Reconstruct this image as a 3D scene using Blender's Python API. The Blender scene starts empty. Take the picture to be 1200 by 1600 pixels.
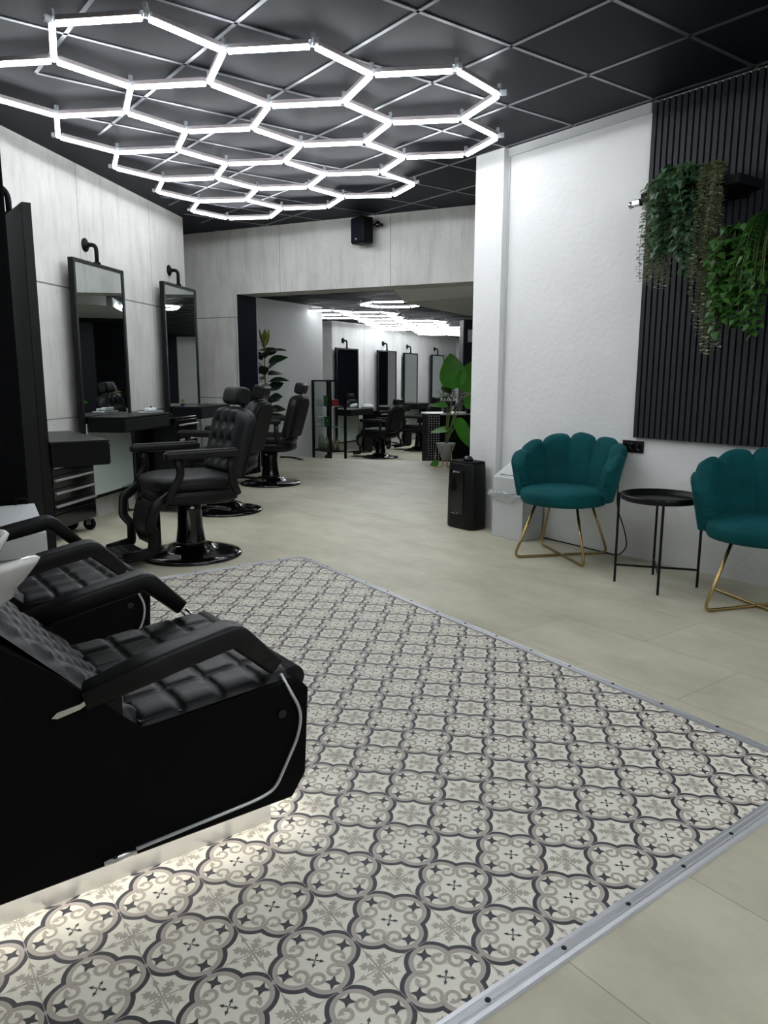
import bpy, bmesh, math, random
from mathutils import Vector, Matrix
from mathutils.geometry import tessellate_polygon
PI = math.pi
S = bpy.context.scene
COL = S.collection
random.seed(7)

# ------------------------------------------------------------------ camera
# scene axes: +X points at the white wall on the right, +Y runs along that wall away from the camera
def w2(x, y, z=0.0):                       # surveyed room coordinates -> scene axes
    return Vector((.8*x + .6*y, -.6*x + .8*y, z))
PITCH, ROLL, EYE, FPX = 0.178039, 0.0026458, 1.22, 1183.0
def camera():
    c = bpy.data.cameras.new('camera'); o = bpy.data.objects.new('camera', c); COL.objects.link(o)
    c.sensor_fit = 'VERTICAL'; c.sensor_height = 32.0; c.lens = 32.0*FPX/1600.0
    c.clip_start = .05; c.clip_end = 200
    f = Vector((.6*math.cos(PITCH), .8*math.cos(PITCH), -math.sin(PITCH)))
    r0 = Vector((.8, -.6, 0)); u0 = Vector((.6*math.sin(PITCH), .8*math.sin(PITCH), math.cos(PITCH)))
    r = r0*math.cos(ROLL) + u0*math.sin(ROLL); u = -r0*math.sin(ROLL) + u0*math.cos(ROLL)
    m = Matrix((r, u, -f)).transposed().to_4x4(); m.translation = Vector((0, 0, EYE))
    o.matrix_world = m
    S.camera = o
camera()
S.view_settings.view_transform = 'Standard'
S.view_settings.look = 'None'
S.view_settings.gamma = 1.0
S.view_settings.exposure = 1.2
TUBE_POWER = 14.0
FAR_TUBE_POWER = 13.0
FILL_TUBE_POWER = 10.5
STRIP_POWER = 17.0
world = bpy.data.worlds.new('world'); S.world = world; world.use_nodes = True
world.node_tree.nodes['Background'].inputs[0].default_value = (.75, .85, 1, 1)
world.node_tree.nodes['Background'].inputs[1].default_value = 0.02

# ------------------------------------------------------------------ materials
def srgb(r, g, b):
    f = lambda c: c/12.92 if c <= .04045 else ((c+.055)/1.055)**2.4
    return (f(r/255), f(g/255), f(b/255), 1)
def mat(name, col, rough=.5, metal=0, noise=.0, scale=8, bump=0, bscale=60, spec=.5, emit=None, estr=0, coat=0, sheen=0, trans=0, stretch=(1,1,1), alpha=1):
    m = bpy.data.materials.new(name); m.use_nodes = True
    nt = m.node_tree; N = nt.nodes; L = nt.links; p = N['Principled BSDF']
    c = srgb(*col)
    p.inputs['Base Color'].default_value = c
    p.inputs['Roughness'].default_value = rough; p.inputs['Metallic'].default_value = metal
    p.inputs['Specular IOR Level'].default_value = spec
    p.inputs['Coat Weight'].default_value = coat
    if sheen:
        p.inputs['Sheen Weight'].default_value = sheen; p.inputs['Sheen Roughness'].default_value = .35
        p.inputs['Sheen Tint'].default_value = tuple(min(1, x*2.5+.05) for x in c[:3]) + (1,)
    p.inputs['Transmission Weight'].default_value = trans
    p.inputs['Alpha'].default_value = alpha
    if emit:
        p.inputs['Emission Color'].default_value = srgb(*emit); p.inputs['Emission Strength'].default_value = estr
    tc = N.new('ShaderNodeTexCoord'); mp = N.new('ShaderNodeMapping'); mp.inputs['Scale'].default_value = stretch
    L.new(tc.outputs['Object'], mp.inputs['Vector'])
    if noise:
        n = N.new('ShaderNodeTexNoise'); n.inputs['Scale'].default_value = scale; n.inputs['Detail'].default_value = 6
        n.inputs['Roughness'].default_value = .6
        L.new(mp.outputs[0], n.inputs['Vector'])
        r = N.new('ShaderNodeValToRGB')
        r.color_ramp.elements[0].position = .3; r.color_ramp.elements[1].position = .7
        r.color_ramp.elements[0].color = tuple(x*(1-noise) for x in c[:3]) + (1,)
        r.color_ramp.elements[1].color = tuple(min(1, x*(1+noise*.6)) for x in c[:3]) + (1,)
        L.new(n.outputs[0], r.inputs[0]); L.new(r.outputs[0], p.inputs['Base Color'])
    if bump:
        n = N.new('ShaderNodeTexNoise'); n.inputs['Scale'].default_value = bscale; n.inputs['Detail'].default_value = 4
        L.new(mp.outputs[0], n.inputs['Vector'])
        b = N.new('ShaderNodeBump'); b.inputs['Strength'].default_value = bump; b.inputs['Distance'].default_value = .01
        L.new(n.outputs[0], b.inputs['Height']); L.new(b.outputs[0], p.inputs['Normal'])
    return m

def concrete(name, base, lo, streak=1.0):
    m = bpy.data.materials.new(name); m.use_nodes = True
    nt = m.node_tree; N = nt.nodes; L = nt.links; p = N['Principled BSDF']; p.inputs['Roughness'].default_value = .8
    p.inputs['Specular IOR Level'].default_value = .25
    g = N.new('ShaderNodeNewGeometry')
    def nz(scale, st, det=7, ro=.62):
        mp = N.new('ShaderNodeMapping'); mp.inputs['Scale'].default_value = st
        L.new(g.outputs['Position'], mp.inputs['Vector'])
        n = N.new('ShaderNodeTexNoise'); n.inputs['Scale'].default_value = scale; n.inputs['Detail'].default_value = det; n.inputs['Roughness'].default_value = ro
        L.new(mp.outputs[0], n.inputs['Vector']); return n
    n1 = nz(1.6, (1, 1, .8)); n2 = nz(10, (1, 1, .16)); n3 = nz(40, (1, 1, .3), 3, .5)
    r1 = N.new('ShaderNodeValToRGB'); r1.color_ramp.elements[0].position = .34; r1.color_ramp.elements[1].position = .66
    r1.color_ramp.elements[0].color = srgb(*lo); r1.color_ramp.elements[1].color = srgb(*base)
    L.new(n1.outputs[0], r1.inputs[0])
    r2 = N.new('ShaderNodeValToRGB'); r2.color_ramp.elements[0].position = .36; r2.color_ramp.elements[1].position = .52
    r2.color_ramp.elements[0].color = (.74, .74, .74, 1); r2.color_ramp.elements[1].color = (1, 1, 1, 1)
    L.new(n2.outputs[0], r2.inputs[0])
    r3 = N.new('ShaderNodeValToRGB'); r3.color_ramp.elements[0].position = .26; r3.color_ramp.elements[1].position = .36
    r3.color_ramp.elements[0].color = (.55, .55, .55, 1); r3.color_ramp.elements[1].color = (1, 1, 1, 1)
    L.new(n3.outputs[0], r3.inputs[0])
    a = N.new('ShaderNodeMixRGB'); a.blend_type = 'MULTIPLY'; a.inputs[0].default_value = streak
    b = N.new('ShaderNodeMixRGB'); b.blend_type = 'MULTIPLY'; b.inputs[0].default_value = streak*.8
    L.new(r1.outputs[0], a.inputs[1]); L.new(r2.outputs[0], a.inputs[2])
    L.new(a.outputs[0], b.inputs[1]); L.new(r3.outputs[0], b.inputs[2]); L.new(b.outputs[0], p.inputs['Base Color'])
    bp = N.new('ShaderNodeBump'); bp.inputs['Strength'].default_value = .25; bp.inputs['Distance'].default_value = .01
    L.new(n3.outputs[0], bp.inputs['Height']); L.new(bp.outputs[0], p.inputs['Normal'])
    return m

def floor_material():
    m = bpy.data.materials.new('beige_floor_tile'); m.use_nodes = True
    nt = m.node_tree; N = nt.nodes; L = nt.links; p = N['Principled BSDF']
    g = N.new('ShaderNodeNewGeometry')
    mp = N.new('ShaderNodeMapping'); mp.inputs['Rotation'].default_value = (0, 0, PI/2); mp.inputs['Location'].default_value = (.13, .22, 0)
    L.new(g.outputs['Position'], mp.inputs['Vector'])
    br = N.new('ShaderNodeTexBrick'); br.inputs['Scale'].default_value = 1.0
    br.inputs['Brick Width'].default_value = .92; br.inputs['Row Height'].default_value = .46
    br.inputs['Mortar Size'].default_value = .0022; br.inputs['Mortar Smooth'].default_value = .2
    br.inputs['Color1'].default_value = (1, 1, 1, 1); br.inputs['Color2'].default_value = (.90, .90, .89, 1); br.inputs['Mortar'].default_value = (.66, .64, .61, 1)
    L.new(mp.outputs[0], br.inputs['Vector'])
    mp2 = N.new('ShaderNodeMapping'); mp2.inputs['Scale'].default_value = (1.6, .8, 1)
    L.new(g.outputs['Position'], mp2.inputs['Vector'])
    n = N.new('ShaderNodeTexNoise'); n.inputs['Scale'].default_value = 2.2; n.inputs['Detail'].default_value = 9; n.inputs['Roughness'].default_value = .66
    L.new(mp2.outputs[0], n.inputs['Vector'])
    r = N.new('ShaderNodeValToRGB'); r.color_ramp.elements[0].position = .3; r.color_ramp.elements[1].position = .7
    r.color_ramp.elements[0].color = srgb(176, 171, 151); r.color_ramp.elements[1].color = srgb(206, 203, 183)
    L.new(n.outputs[0], r.inputs[0])
    a = N.new('ShaderNodeMixRGB'); a.blend_type = 'MULTIPLY'; a.inputs[0].default_value = 1
    L.new(r.outputs[0], a.inputs[1]); L.new(br.outputs['Color'], a.inputs[2]); L.new(a.outputs[0], p.inputs['Base Color'])
    p.inputs['Roughness'].default_value = .5; p.inputs['Specular IOR Level'].default_value = .22
    return m

M = {}
M['concrete'] = concrete('grey_concrete', (204, 204, 200), (184, 184, 180), .5)
M['concrete_far'] = concrete('pale_concrete', (216, 217, 216), (200, 201, 200), .4)
M['joint'] = mat('concrete_joint', (112, 113, 110), .9, noise=.2)
M['white_wall'] = mat('white_plaster', (222, 223, 223), .75, noise=.03, scale=3, bump=.35, bscale=26, spec=.25)
M['grey_wall'] = mat('grey_plaster', (200, 202, 202), .8, noise=.04, scale=3, spec=.2)
M['navy'] = mat('navy_paint', (13, 15, 27), .65, noise=.1, spec=.12)
M['black_paint'] = mat('black_paint', (5, 6, 9), .8, noise=.15, scale=20, spec=.12)
M['ceiling'] = mat('dark_ceiling_tile', (13, 16, 28), .6, noise=.14, scale=3, bump=.15, bscale=300, spec=.15)
M['ceiling_far'] = mat('dark_ceiling_tile_back_room', (14, 15, 19), .8, noise=.1, spec=.05)
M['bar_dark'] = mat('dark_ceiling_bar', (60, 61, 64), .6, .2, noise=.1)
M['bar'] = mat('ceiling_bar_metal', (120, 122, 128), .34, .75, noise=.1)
M['dark_room'] = mat('dim_plaster', (205, 205, 203), .9, noise=.05, spec=.2)
M['floor'] = floor_material()
M['alu'] = mat('brushed_aluminium', (196, 198, 202), .38, .55, noise=.04, scale=30)
M['screw'] = mat('dark_screw', (22, 22, 24), .4, .4, noise=.05)
M['black_satin'] = mat('black_satin_lacquer', (11, 12, 13), .40, noise=.1, spec=.25)
M['black_matte'] = mat('black_matte_plastic', (11, 12, 14), .62, noise=.1, spec=.16)
M['lower_panel'] = mat('pale_green_glass_panel', (176, 190, 182), .3, noise=.03, spec=.4)
M['black_gloss'] = mat('black_gloss_lacquer', (7, 7, 9), .14, noise=.1, spec=.4, coat=.15)
M['leather'] = mat('black_leather', (9, 10, 12), .45, noise=.12, scale=40, bump=.12, bscale=260, spec=.28)
M['leather_soft'] = mat('charcoal_leather', (16, 17, 21), .48, noise=.1, scale=40, bump=.1, bscale=220, spec=.32)
M['vinyl_side'] = mat('black_vinyl_side', (4, 4, 5), .7, noise=.1, spec=.10)
M['chrome'] = mat('chrome', (200, 202, 204), .16, 1, noise=.03)
M['silver'] = mat('silver_handle', (186, 188, 190), .3, .8, noise=.03)
M['mirror'] = mat('mirror_glass', (222, 228, 225), .015, 1, noise=.01)
M['mirror_back'] = mat('grey_mirror_back', (205, 207, 208), .55, noise=.12, scale=2, spec=.3)
M['teal'] = mat('teal_velvet', (8, 76, 80), .8, noise=.28, scale=7, bump=.1, bscale=140, spec=.15, sheen=.35)
M['gold'] = mat('brushed_gold', (172, 148, 98), .28, 1, noise=.01)
M['white_lacquer'] = mat('white_lacquer', (198, 201, 202), .4, noise=.02)
M['ceramic'] = mat('white_ceramic', (214, 214, 212), .16, noise=.015, coat=.5)
M['plinth'] = mat('pale_plinth_laminate', (212, 212, 210), .30, .55, noise=.06, scale=14, stretch=(1, 1, .1))
M['slat'] = mat('charcoal_slat_wood', (37, 39, 45), .6, noise=.14, scale=14, stretch=(6, 6, .35), spec=.3)
M['felt'] = mat('black_felt', (6, 6, 8), .95, noise=.2, spec=.1)
M['plastic_bag'] = mat('clear_plastic_bag', (235, 238, 240), .18, noise=.02, trans=.75, bump=.5, bscale=24)
M['glass'] = mat('cabinet_glass', (236, 240, 240), .03, trans=1.0, noise=.01)
M['glass'].node_tree.nodes['Principled BSDF'].inputs['IOR'].default_value = 1.02
M['tube'] = mat('lit_tube', (245, 248, 255), .5, noise=.01, emit=(247, 251, 255), estr=TUBE_POWER)
M['far_tube'] = mat('lit_tube_back_room', (245, 248, 255), .5, noise=.01, emit=(247, 251, 255), estr=FAR_TUBE_POWER)
M['fill_tube'] = mat('lit_tube_fill', (245, 248, 255), .5, noise=.01, emit=(247, 251, 255), estr=FILL_TUBE_POWER)
M['strip'] = mat('led_strip', (255, 250, 240), .5, noise=.01, emit=(255, 250, 240), estr=STRIP_POWER)
M['housing'] = mat('tube_housing', (176, 168, 170), .4, .3, noise=.03)
M['clear'] = mat('clear_connector', (205, 210, 214), .2, noise=.02, trans=.5)
M['leaf_dark'] = mat('dark_green_leaf', (24, 46, 28), .35, noise=.35, scale=9)
M['leaf_olive'] = mat('olive_leaf', (118, 128, 38), .45, noise=.2, scale=9)
M['leaf_bright'] = mat('bright_green_leaf', (52, 98, 32), .5, noise=.45, scale=12)
M['leaf_fern'] = mat('fern_green_leaf', (46, 96, 28), .5, noise=.3, scale=12)
M['leaf_ivy'] = mat('ivy_leaf', (58, 92, 60), .5, noise=.4, scale=20)
M['leaf_sage'] = mat('sage_leaf', (164, 172, 142), .6, noise=.3, scale=24)
M['leaf_banana'] = mat('glossy_banana_leaf', (58, 128, 24), .35, noise=.25, scale=5)
M['stem'] = mat('green_stem', (86, 104, 52), .6, noise=.2)
M['pot_grey'] = mat('grey_pot', (150, 152, 152), .6, noise=.08)
M['pot_black'] = mat('black_pot', (24, 24, 26), .5, noise=.1)
M['socket'] = mat('black_socket_plastic', (16, 16, 18), .3, noise=.05)
M['white_bottle'] = mat('pale_green_bottle', (150, 172, 150), .35, noise=.08)
M['tan_bottle'] = mat('tan_bottle', (176, 168, 142), .35, noise=.08)
M['red_box'] = mat('red_packaging', (150, 38, 40), .5, noise=.2, scale=60)
M['green_box'] = mat('green_packaging', (44, 120, 48), .5, noise=.25, scale=60)
M['white_box'] = mat('white_packaging', (196, 200, 200), .5, noise=.06, scale=60)
M['gold_light'] = mat('warm_light_strip', (230, 215, 170), .4, noise=.02, emit=(255, 226, 160), estr=1.1)
M['flower'] = mat('cream_flower', (206, 200, 176), .8, noise=.15, scale=40)
M['rug_cream'] = mat('rug_cream', (226, 223, 209), .55, noise=.04, scale=60, spec=.3)
M['rug_taupe'] = mat('rug_taupe', (172, 166, 155), .55, noise=.05, scale=60, spec=.3)
M['rug_pink'] = mat('rug_pinkish_grey', (176, 168, 162), .55, noise=.05, scale=60, spec=.3)
M['rug_dark'] = mat('rug_slate', (66, 66, 71), .55, noise=.07, scale=60, spec=.3)

# ------------------------------------------------------------------ mesh building
class MB:
    def __init__(s): s.b = bmesh.new(); s.mi = 0
    def _f(s, vs, smooth=False):
        try: f = s.b.faces.new(vs)
        except ValueError: return
        f.material_index = s.mi; f.smooth = smooth
    def quad(s, *pts, smooth=False): s._f([s.b.verts.new(p) for p in pts], smooth); return s
    def box(s, c, d, rz=0, bevel=0, rot=None):
        m = Matrix.Translation(c) @ (rot.to_4x4() if rot else Matrix.Rotation(rz, 4, 'Z')) @ Matrix.Diagonal((d[0], d[1], d[2], 1))
        n0 = len(s.b.verts)
        r = bmesh.ops.create_cube(s.b, size=1, matrix=m)
        fs = set(f for v in r['verts'] for f in v.link_faces)
        for f in fs: f.material_index = s.mi
        if bevel:
            es = set(e for v in r['verts'] for e in v.link_edges)
            q = bmesh.ops.bevel(s.b, geom=list(es), offset=bevel, segments=3, affect='EDGES', profile=.5)
            for f in q['faces']: f.material_index = s.mi; f.smooth = True
        return s
    def ring(s, pts): return [s.b.verts.new(p) for p in pts]
    def bridge(s, a, b, closed=True, smooth=True):
        n = len(a)
        for i in range(n if closed else n-1):
            j = (i+1) % n; s._f([a[i], a[j], b[j], b[i]], smooth)
    def loft(s, rings, cap=True, smooth=True, closed=True):
        R = [s.ring(r) for r in rings]
        for a, b in zip(R, R[1:]): s.bridge(a, b, closed, smooth)
        if cap: s._f(R[0][::-1]); s._f(R[-1])
        return s
    def lathe(s, prof, c=(0, 0, 0), n=32, cap=True, sx=1, sy=1, m=None):
        rings = []
        for r, z in prof:
            ps = [Vector((r*math.cos(2*PI*k/n)*sx, r*math.sin(2*PI*k/n)*sy, z)) for k in range(n)]
            if m: ps = [m @ p for p in ps]
            rings.append([p + Vector(c) for p in ps])
        return s.loft(rings, cap)
    def tube(s, pts, r, n=10, closed=False, cap=True, flat=None):
        pts = [Vector(p) for p in pts]; rings = []; N = len(pts); up = None
        for i, p in enumerate(pts):
            if closed: t = (pts[(i+1) % N] - pts[i-1])
            else: t = pts[min(i+1, N-1)] - pts[max(i-1, 0)]
            t.normalize()
            if up is None: up = Vector((0, 0, 1)) if abs(t.z) < .95 else Vector((1, 0, 0))
            a = t.cross(up)
            if a.length < 1e-4: a = t.cross(Vector((0, 1, 0)))
            a.normalize(); b = a.cross(t).normalized(); up = b
            rr = r[i] if isinstance(r, (list, tuple)) else r
            ra, rb = (rr, rr) if not flat else (rr*flat[0], rr*flat[1])
            rings.append([p + a*ra*math.cos(2*PI*k/n) + b*rb*math.sin(2*PI*k/n) for k in range(n)])
        R = [s.ring(q) for q in rings]
        for x, y in zip(R, R[1:]): s.bridge(x, y)
        if closed: s.bridge(R[-1], R[0])
        elif cap: s._f(R[0][::-1]); s._f(R[-1])
        return s
    def prism(s, poly, axis, a, b, bevel=0):
        """poly of 2d points extruded along axis from a to b"""
        def P(q, t):
            return {'z': (q[0], q[1], t), 'y': (q[0], t, q[1]), 'x': (t, q[0], q[1])}[axis]
        A = s.ring([P(q, a) for q in poly]); B = s.ring([P(q, b) for q in poly])
        n0 = A + B
        s.bridge(A, B, True, False); s._f(A[::-1]); s._f(B)
        if bevel:
            es = set(e for v in n0 for e in v.link_edges)
            q = bmesh.ops.bevel(s.b, geom=list(es), offset=bevel, segments=3, affect='EDGES', profile=.5)
            for f in q['faces']: f.material_index = s.mi; f.smooth = True
        return s
    def grid(s, fn, nu, nv, smooth=True, flip=False):
        V = [[s.b.verts.new(fn(i/nu, j/nv)) for j in range(nv+1)] for i in range(nu+1)]
        for i in range(nu):
            for j in range(nv):
                q = [V[i][j], V[i+1][j], V[i+1][j+1], V[i][j+1]]
                s._f(q[::-1] if flip else q, smooth)
        return V
    def leaf(s, p, d, up, L, W, fold=.25, droop=.2, n=4, shape=None):
        d = d.normalized(); side = d.cross(up)
        if side.length < 1e-3: side = d.cross(Vector((1, .3, 0)))
        side.normalize(); nrm = side.cross(d).normalized()
        A = []; 
        for i in range(n+1):
            t = i/n; w = (math.sin(PI*t**.8) if not shape else shape(t))*W/2
            c = p + d*L*t - nrm*0 + Vector((0, 0, -droop*L*t*t))
            A.append((c - side*w + nrm*fold*w, c, c + side*w + nrm*fold*w))
        R = [[s.b.verts.new(q) for q in a] for a in A]
        for a, b in zip(R, R[1:]):
            s._f([a[0], a[1], b[1], b[0]], True); s._f([a[1], a[2], b[2], b[1]], True)
        return s
    def mesh(s, name, mats, fix=True):
        if fix: bmesh.ops.recalc_face_normals(s.b, faces=s.b.faces[:])
        me = bpy.data.meshes.new(name); s.b.to_mesh(me); s.b.free()
        for m in (mats if isinstance(mats, (list, tuple)) else [mats]): me.materials.append(M[m])
        return me
    def build(s, name, mats, parent=None, fix=True, loc=None, rz=0):
        o = bpy.data.objects.new(name, s.mesh(name, mats, fix)); COL.objects.link(o)
        if parent: o.parent = parent
        if loc is not None: o.location = loc
        o.rotation_euler.z = rz
        return o
def fillet(pts, r, n=5, closed=False):
    pts = [Vector(p) for p in pts]; out = []; N = len(pts)
    for i, p in enumerate(pts):
        if not closed and i in (0, N-1): out.append(p); continue
        a = pts[i-1] - p; b = pts[(i+1) % N] - p
        d = min(r, a.length*.49, b.length*.49)
        a = p + a.normalized()*d; b = p + b.normalized()*d
        for k in range(n+1):
            t = k/n; out.append(a*(1-t)**2 + p*2*t*(1-t) + b*t*t)
    return out
def thing(name, label, cat, loc=(0, 0, 0), rz=0, group=None):
    o = bpy.data.objects.new(name, None); COL.objects.link(o); o.empty_display_size = .1
    o.location = loc; o.rotation_euler.z = rz
    tag(o, label, cat, group); return o
def tag(o, label, cat, group=None):
    o['label'] = label; o['category'] = cat
    if group: o['group'] = group
    return o
def struct(name, mb, mats):
    o = mb.build(name, mats); o['kind'] = 'structure'; return o
def dup(root, loc, rz=0, label=None):
    def cp(o, par):
        c = o.copy(); COL.objects.link(c); c.parent = par
        for k in list(o.children): cp(k, c)
        return c
    r = cp(root, None); r.location = loc; r.rotation_euler.z = rz
    if label: r['label'] = label
    return r

# ------------------------------------------------------------------ room shell
H = 2.90
def wallbox(mb, p, q, z0, z1, th, side=1):
    """vertical slab whose visible face runs p->q, thickness to one side"""
    p = Vector(p[:2]); q = Vector(q[:2]); d = (q-p).normalized(); n = Vector((-d.y, d.x))*th*side
    mb.prism([p, q, q+n, p+n], 'z', z0, z1)
LD = Vector((.1409, .9900)); LN = Vector((.9900, -.1409))       # survey frame: left wall direction / normal into the room
def LW(y, off=0, z=0):                                            # point on the left wall plane at depth y
    x = -2.63 + (y-5.556)*.14235
    return w2(x + LN.x*off, y + LN.y*off, z)
LROT = math.atan2(w2(*LD).y, w2(*LD).x)                           # direction of the wall in scene axes

# floor (raised part, ending in a step towards the back room)
E0 = w2(-2.6, 12.2); E1 = w2(-1.65, 11.85); E2 = w2(-1.0, 11.36); E3 = w2(.1, 11.08); E4 = w2(1.24, 10.88); E5 = w2(4.5, 10.2)
mb = MB()
poly = [(-1.7, -3.1), (4.6, -3.1), (4.6, 4.6)] + [(e.x, e.y) for e in (E5, E4, E3, E2, E1, E0)] + [tuple(w2(-4.2, 9.5)[:2]), tuple(w2(-4.2, 4.2)[:2]), (-1.7, 5.0)]
mb.prism(poly, 'z', -.36, 0)
struct('floor', mb, 'floor')
mb = MB(); a, b, c, d = w2(-4.5, 11.2), w2(5, 9.6), w2(9, 23), w2(-4.5, 23)
mb.prism([(q.x, q.y) for q in (a, b, c, d)], 'z', -.45, -.35)
struct('floor_back_room', mb, 'floor')

# left wall of exposed concrete
mb = MB(); wallbox(mb, LW(3.6), LW(8.633), 0, H, .25, 1)
mb.mi = 1
def seam(y0, z0, y1, z1, w=.006):
    a = LW(y0, .001, z0); b = LW(y1, .001, z1)
    dv = (b-a).normalized(); up = Vector((0, 0, 1)) if abs(dv.z) < .5 else (LW(1)-LW(0)).normalized()
    mb.quad(a-up*w/2, b-up*w/2, b+up*w/2, a+up*w/2)
seam(3.6, 1.905, 8.63, 1.905, .012); seam(3.6, .88, 8.63, .88, .008)
seam(6.49, 0, 6.49, H, .006); seam(7.8, 0, 7.8, H, .006); seam(5.1, 0, 5.1, H, .006)
mb.mi = 0
struct('wall_left', mb, ['concrete', 'joint'])
mb = MB(); r0 = LW(8.633); r1 = LW(8.633, -.35); r2 = w2(-2.75, 9.79)
wallbox(mb, r1, r2, 0, H, .15, 1)
struct('wall_left_recess', mb, 'concrete')
# back wall with the wide opening
B0 = w2(-2.75, 9.783); B1 = w2(-1.753, 9.297); B2 = w2(1.9, 7.478)
TH = .36
mb = MB(); wallbox(mb, B0, B1, 0, H, TH, 1)
wallbox(mb, B1, B2, 2.165, H, TH, 1)
mb.mi = 1
bd = (B2-B1).normalized(); bn = Vector((bd.y, -bd.x, 0))
def bseam(s, z0, z1, w=.006):
    p = B1 + bd*s + bn*.002; mb.quad(p+Vector((0, 0, z0))-bd*w/2, p+Vector((0, 0, z0))+bd*w/2, p+Vector((0, 0, z1))+bd*w/2, p+Vector((0, 0, z1))-bd*w/2)
bseam(-.36, 0, H); bseam(.62, 2.165, H); bseam(2.03, 2.165, H)
for z in (1.905, .95):
    p = B0 + bn*.002; q = B1 + bn*.002; mb.quad(p+Vector((0, 0, z-.005)), q+Vector((0, 0, z-.005)), q+Vector((0, 0, z+.005)), p+Vector((0, 0, z+.005)))
struct('wall_back', mb, ['concrete', 'joint'])
# navy jamb face and its bright corner beads
mb = MB(); jn = Vector((-bd.y, bd.x, 0))
p = B1 + bd*.001; mb.box(p + jn*(TH/2) + bd*.006 + Vector((0, 0, 1.0825)), (TH+.004, .012, 2.165), rz=math.atan2(jn.y, jn.x))
mb.mi = 1
mb.box(B1 - bd*.02 + bn*.003 + Vector((0, 0, .95)), (.012, .006, 1.9), rz=math.atan2(bd.y, bd.x))
mb.box(B1 + jn*(TH+.01) + bd*.012 + Vector((0, 0, 1.0)), (.010, .010, 2.0), rz=math.atan2(bd.y, bd.x))
struct('trim_1', mb, ['navy', 'alu'])
# lowered concrete soffit behind the opening and the beam behind it
mb = MB(); q = [w2(.042, 8.404), w2(.262, 10.275), w2(1.09, 9.592), w2(2.4, 8.7), w2(1.9, 7.478)]
q = [q[0]+jn*.05, q[1], q[2], q[3], q[4]+jn*.05]
mb.prism([(a.x, a.y) for a in q], 'z', 2.168, H)
struct('ceiling_soffit', mb, 'white_wall')
mb = MB(); q = [w2(.285, 10.45), w2(1.35, 12.55), w2(3.2, 11.6), w2(2.5, 8.8), w2(1.12, 9.70)]
mb.prism([(a.x, a.y) for a in q], 'z', 2.172, H)
struct('ceiling_beam', mb, 'grey_wall')  # slab shading put into the colour: grey plaster behind the white soffit
# white wall on the right with the projecting column at its end
WU = 4.39
mb = MB(); mb.box((WU+.15, .60, H/2), (.30, 7.38, H)); struct('wall_right', mb, 'white_wall')
mb = MB(); mb.box((WU+.12, 4.44, H/2), (.36, .30, H)); struct('wall_column', mb, 'white_wall')
mb = MB(); mb.box((WU-.004, 4.283, H/2), (.010, .014, H)); mb.box((WU-.008, 3.68, 2.868), (.016, 1.22, .06)); struct('trim_2', mb, 'grey_wall')
# black corner of a partition at the left
mb = MB(); mb.box((-.38, 4.87, H/2), (2.44, 1.44, H), bevel=.004); struct('wall_partition', mb, 'black_paint')
# rest of the room behind the camera
mb = MB(); mb.box((-1.75, .55, H/2), (.2, 7.3, H)); struct('wall_side', mb, 'dark_room')
mb = MB(); mb.box((1.45, -3.15, H/2), (6.4, .2, H)); struct('wall_front', mb, 'dark_room')

# ceiling of dark tiles on a metal grid
G0 = w2(.651164, 4.27677)                       # a grid node
mb = MB()
cpoly = [(-1.8, -3.2), (4.8, -3.2), (4.8, 4.6)] + [(a.x, a.y) for a in (w2(2.6, 7.6), B2, B1, B0, w2(-3.4, 9.6), w2(-4.2, 4.6))] + [(-1.8, 5.2)]
mb.prism(cpoly, 'z', H, H+.08)
struct('ceiling', mb, 'ceiling')
# grid bars of the main room: clip each bar to a convex outline
def clip_line(p, d, poly):
    t0, t1 = -1e9, 1e9; n = len(poly); area = sum(poly[i][0]*poly[(i+1) % n][1]-poly[(i+1) % n][0]*poly[i][1] for i in range(n))
    sg = 1 if area > 0 else -1
    for i in range(n):
        a = Vector(poly[i]); b = Vector(poly[(i+1) % n]); e = b-a; nn = Vector((-e.y, e.x))*sg
        den = nn.dot(d); num = nn.dot(p-a)
        if abs(den) < 1e-9:
            if num < 0: return None
            continue
        t = -num/den
        if den > 0: t0 = max(t0, t)
        else: t1 = min(t1, t)
    return (t0, t1) if t1-t0 > .05 else None
conv = [(-1.6, -3.0), (4.5, -3.0), (5.5, 5.7), tuple(B1[:2]), tuple(w2(-2.25, 9.52)[:2]), tuple(LW(8.5, .02)[:2]), tuple(LW(5.0, .02)[:2]), tuple(LW(3.5, .02)[:2]), (-1.6, 3.2)]
ga = math.atan2(.797, .604)                     # grid direction in survey axes is 53 degrees; nearly parallel to scene X
GU = w2(math.sin(.92498), math.cos(.92498)).to_2d(); GV = Vector((-GU.y, GU.x))
def bars(mb, origin, conv, z, step=.625, w=.022, rng=16):
    for k in range(-rng, rng+1):
        for d, n in ((GU, GV), (GV, GU)):
            p = origin + n*step*k
            r = clip_line(p, d, conv)
            if not r: continue
            a = p + d*r[0]; b = p + d*r[1]; c = (a+b)/2
            mb.box((c.x, c.y, z-.001), ((b-a).length, w, .006), rz=math.atan2(d.y, d.x))
mb = MB(); bars(mb, G0.to_2d(), conv, H); struct('trim_3', mb, 'bar')
# back room ceiling
FH = 2.30
mb = MB(); q = [w2(-3.5, 10.6), B1 + jn*(TH+.0) + bd*-.6, B2 + jn*TH, w2(3.5, 9.2), w2(9, 23), w2(-3.5, 23)]
mb.prism([(a.x, a.y) for a in q], 'z', FH, FH+.08)
struct('ceiling_back_room', mb, 'ceiling_far')
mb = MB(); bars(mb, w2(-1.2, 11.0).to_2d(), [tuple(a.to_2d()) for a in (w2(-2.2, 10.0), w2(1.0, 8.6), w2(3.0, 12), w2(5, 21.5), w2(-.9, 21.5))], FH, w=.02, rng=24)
struct('trim_4', mb, 'bar_dark')
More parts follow.
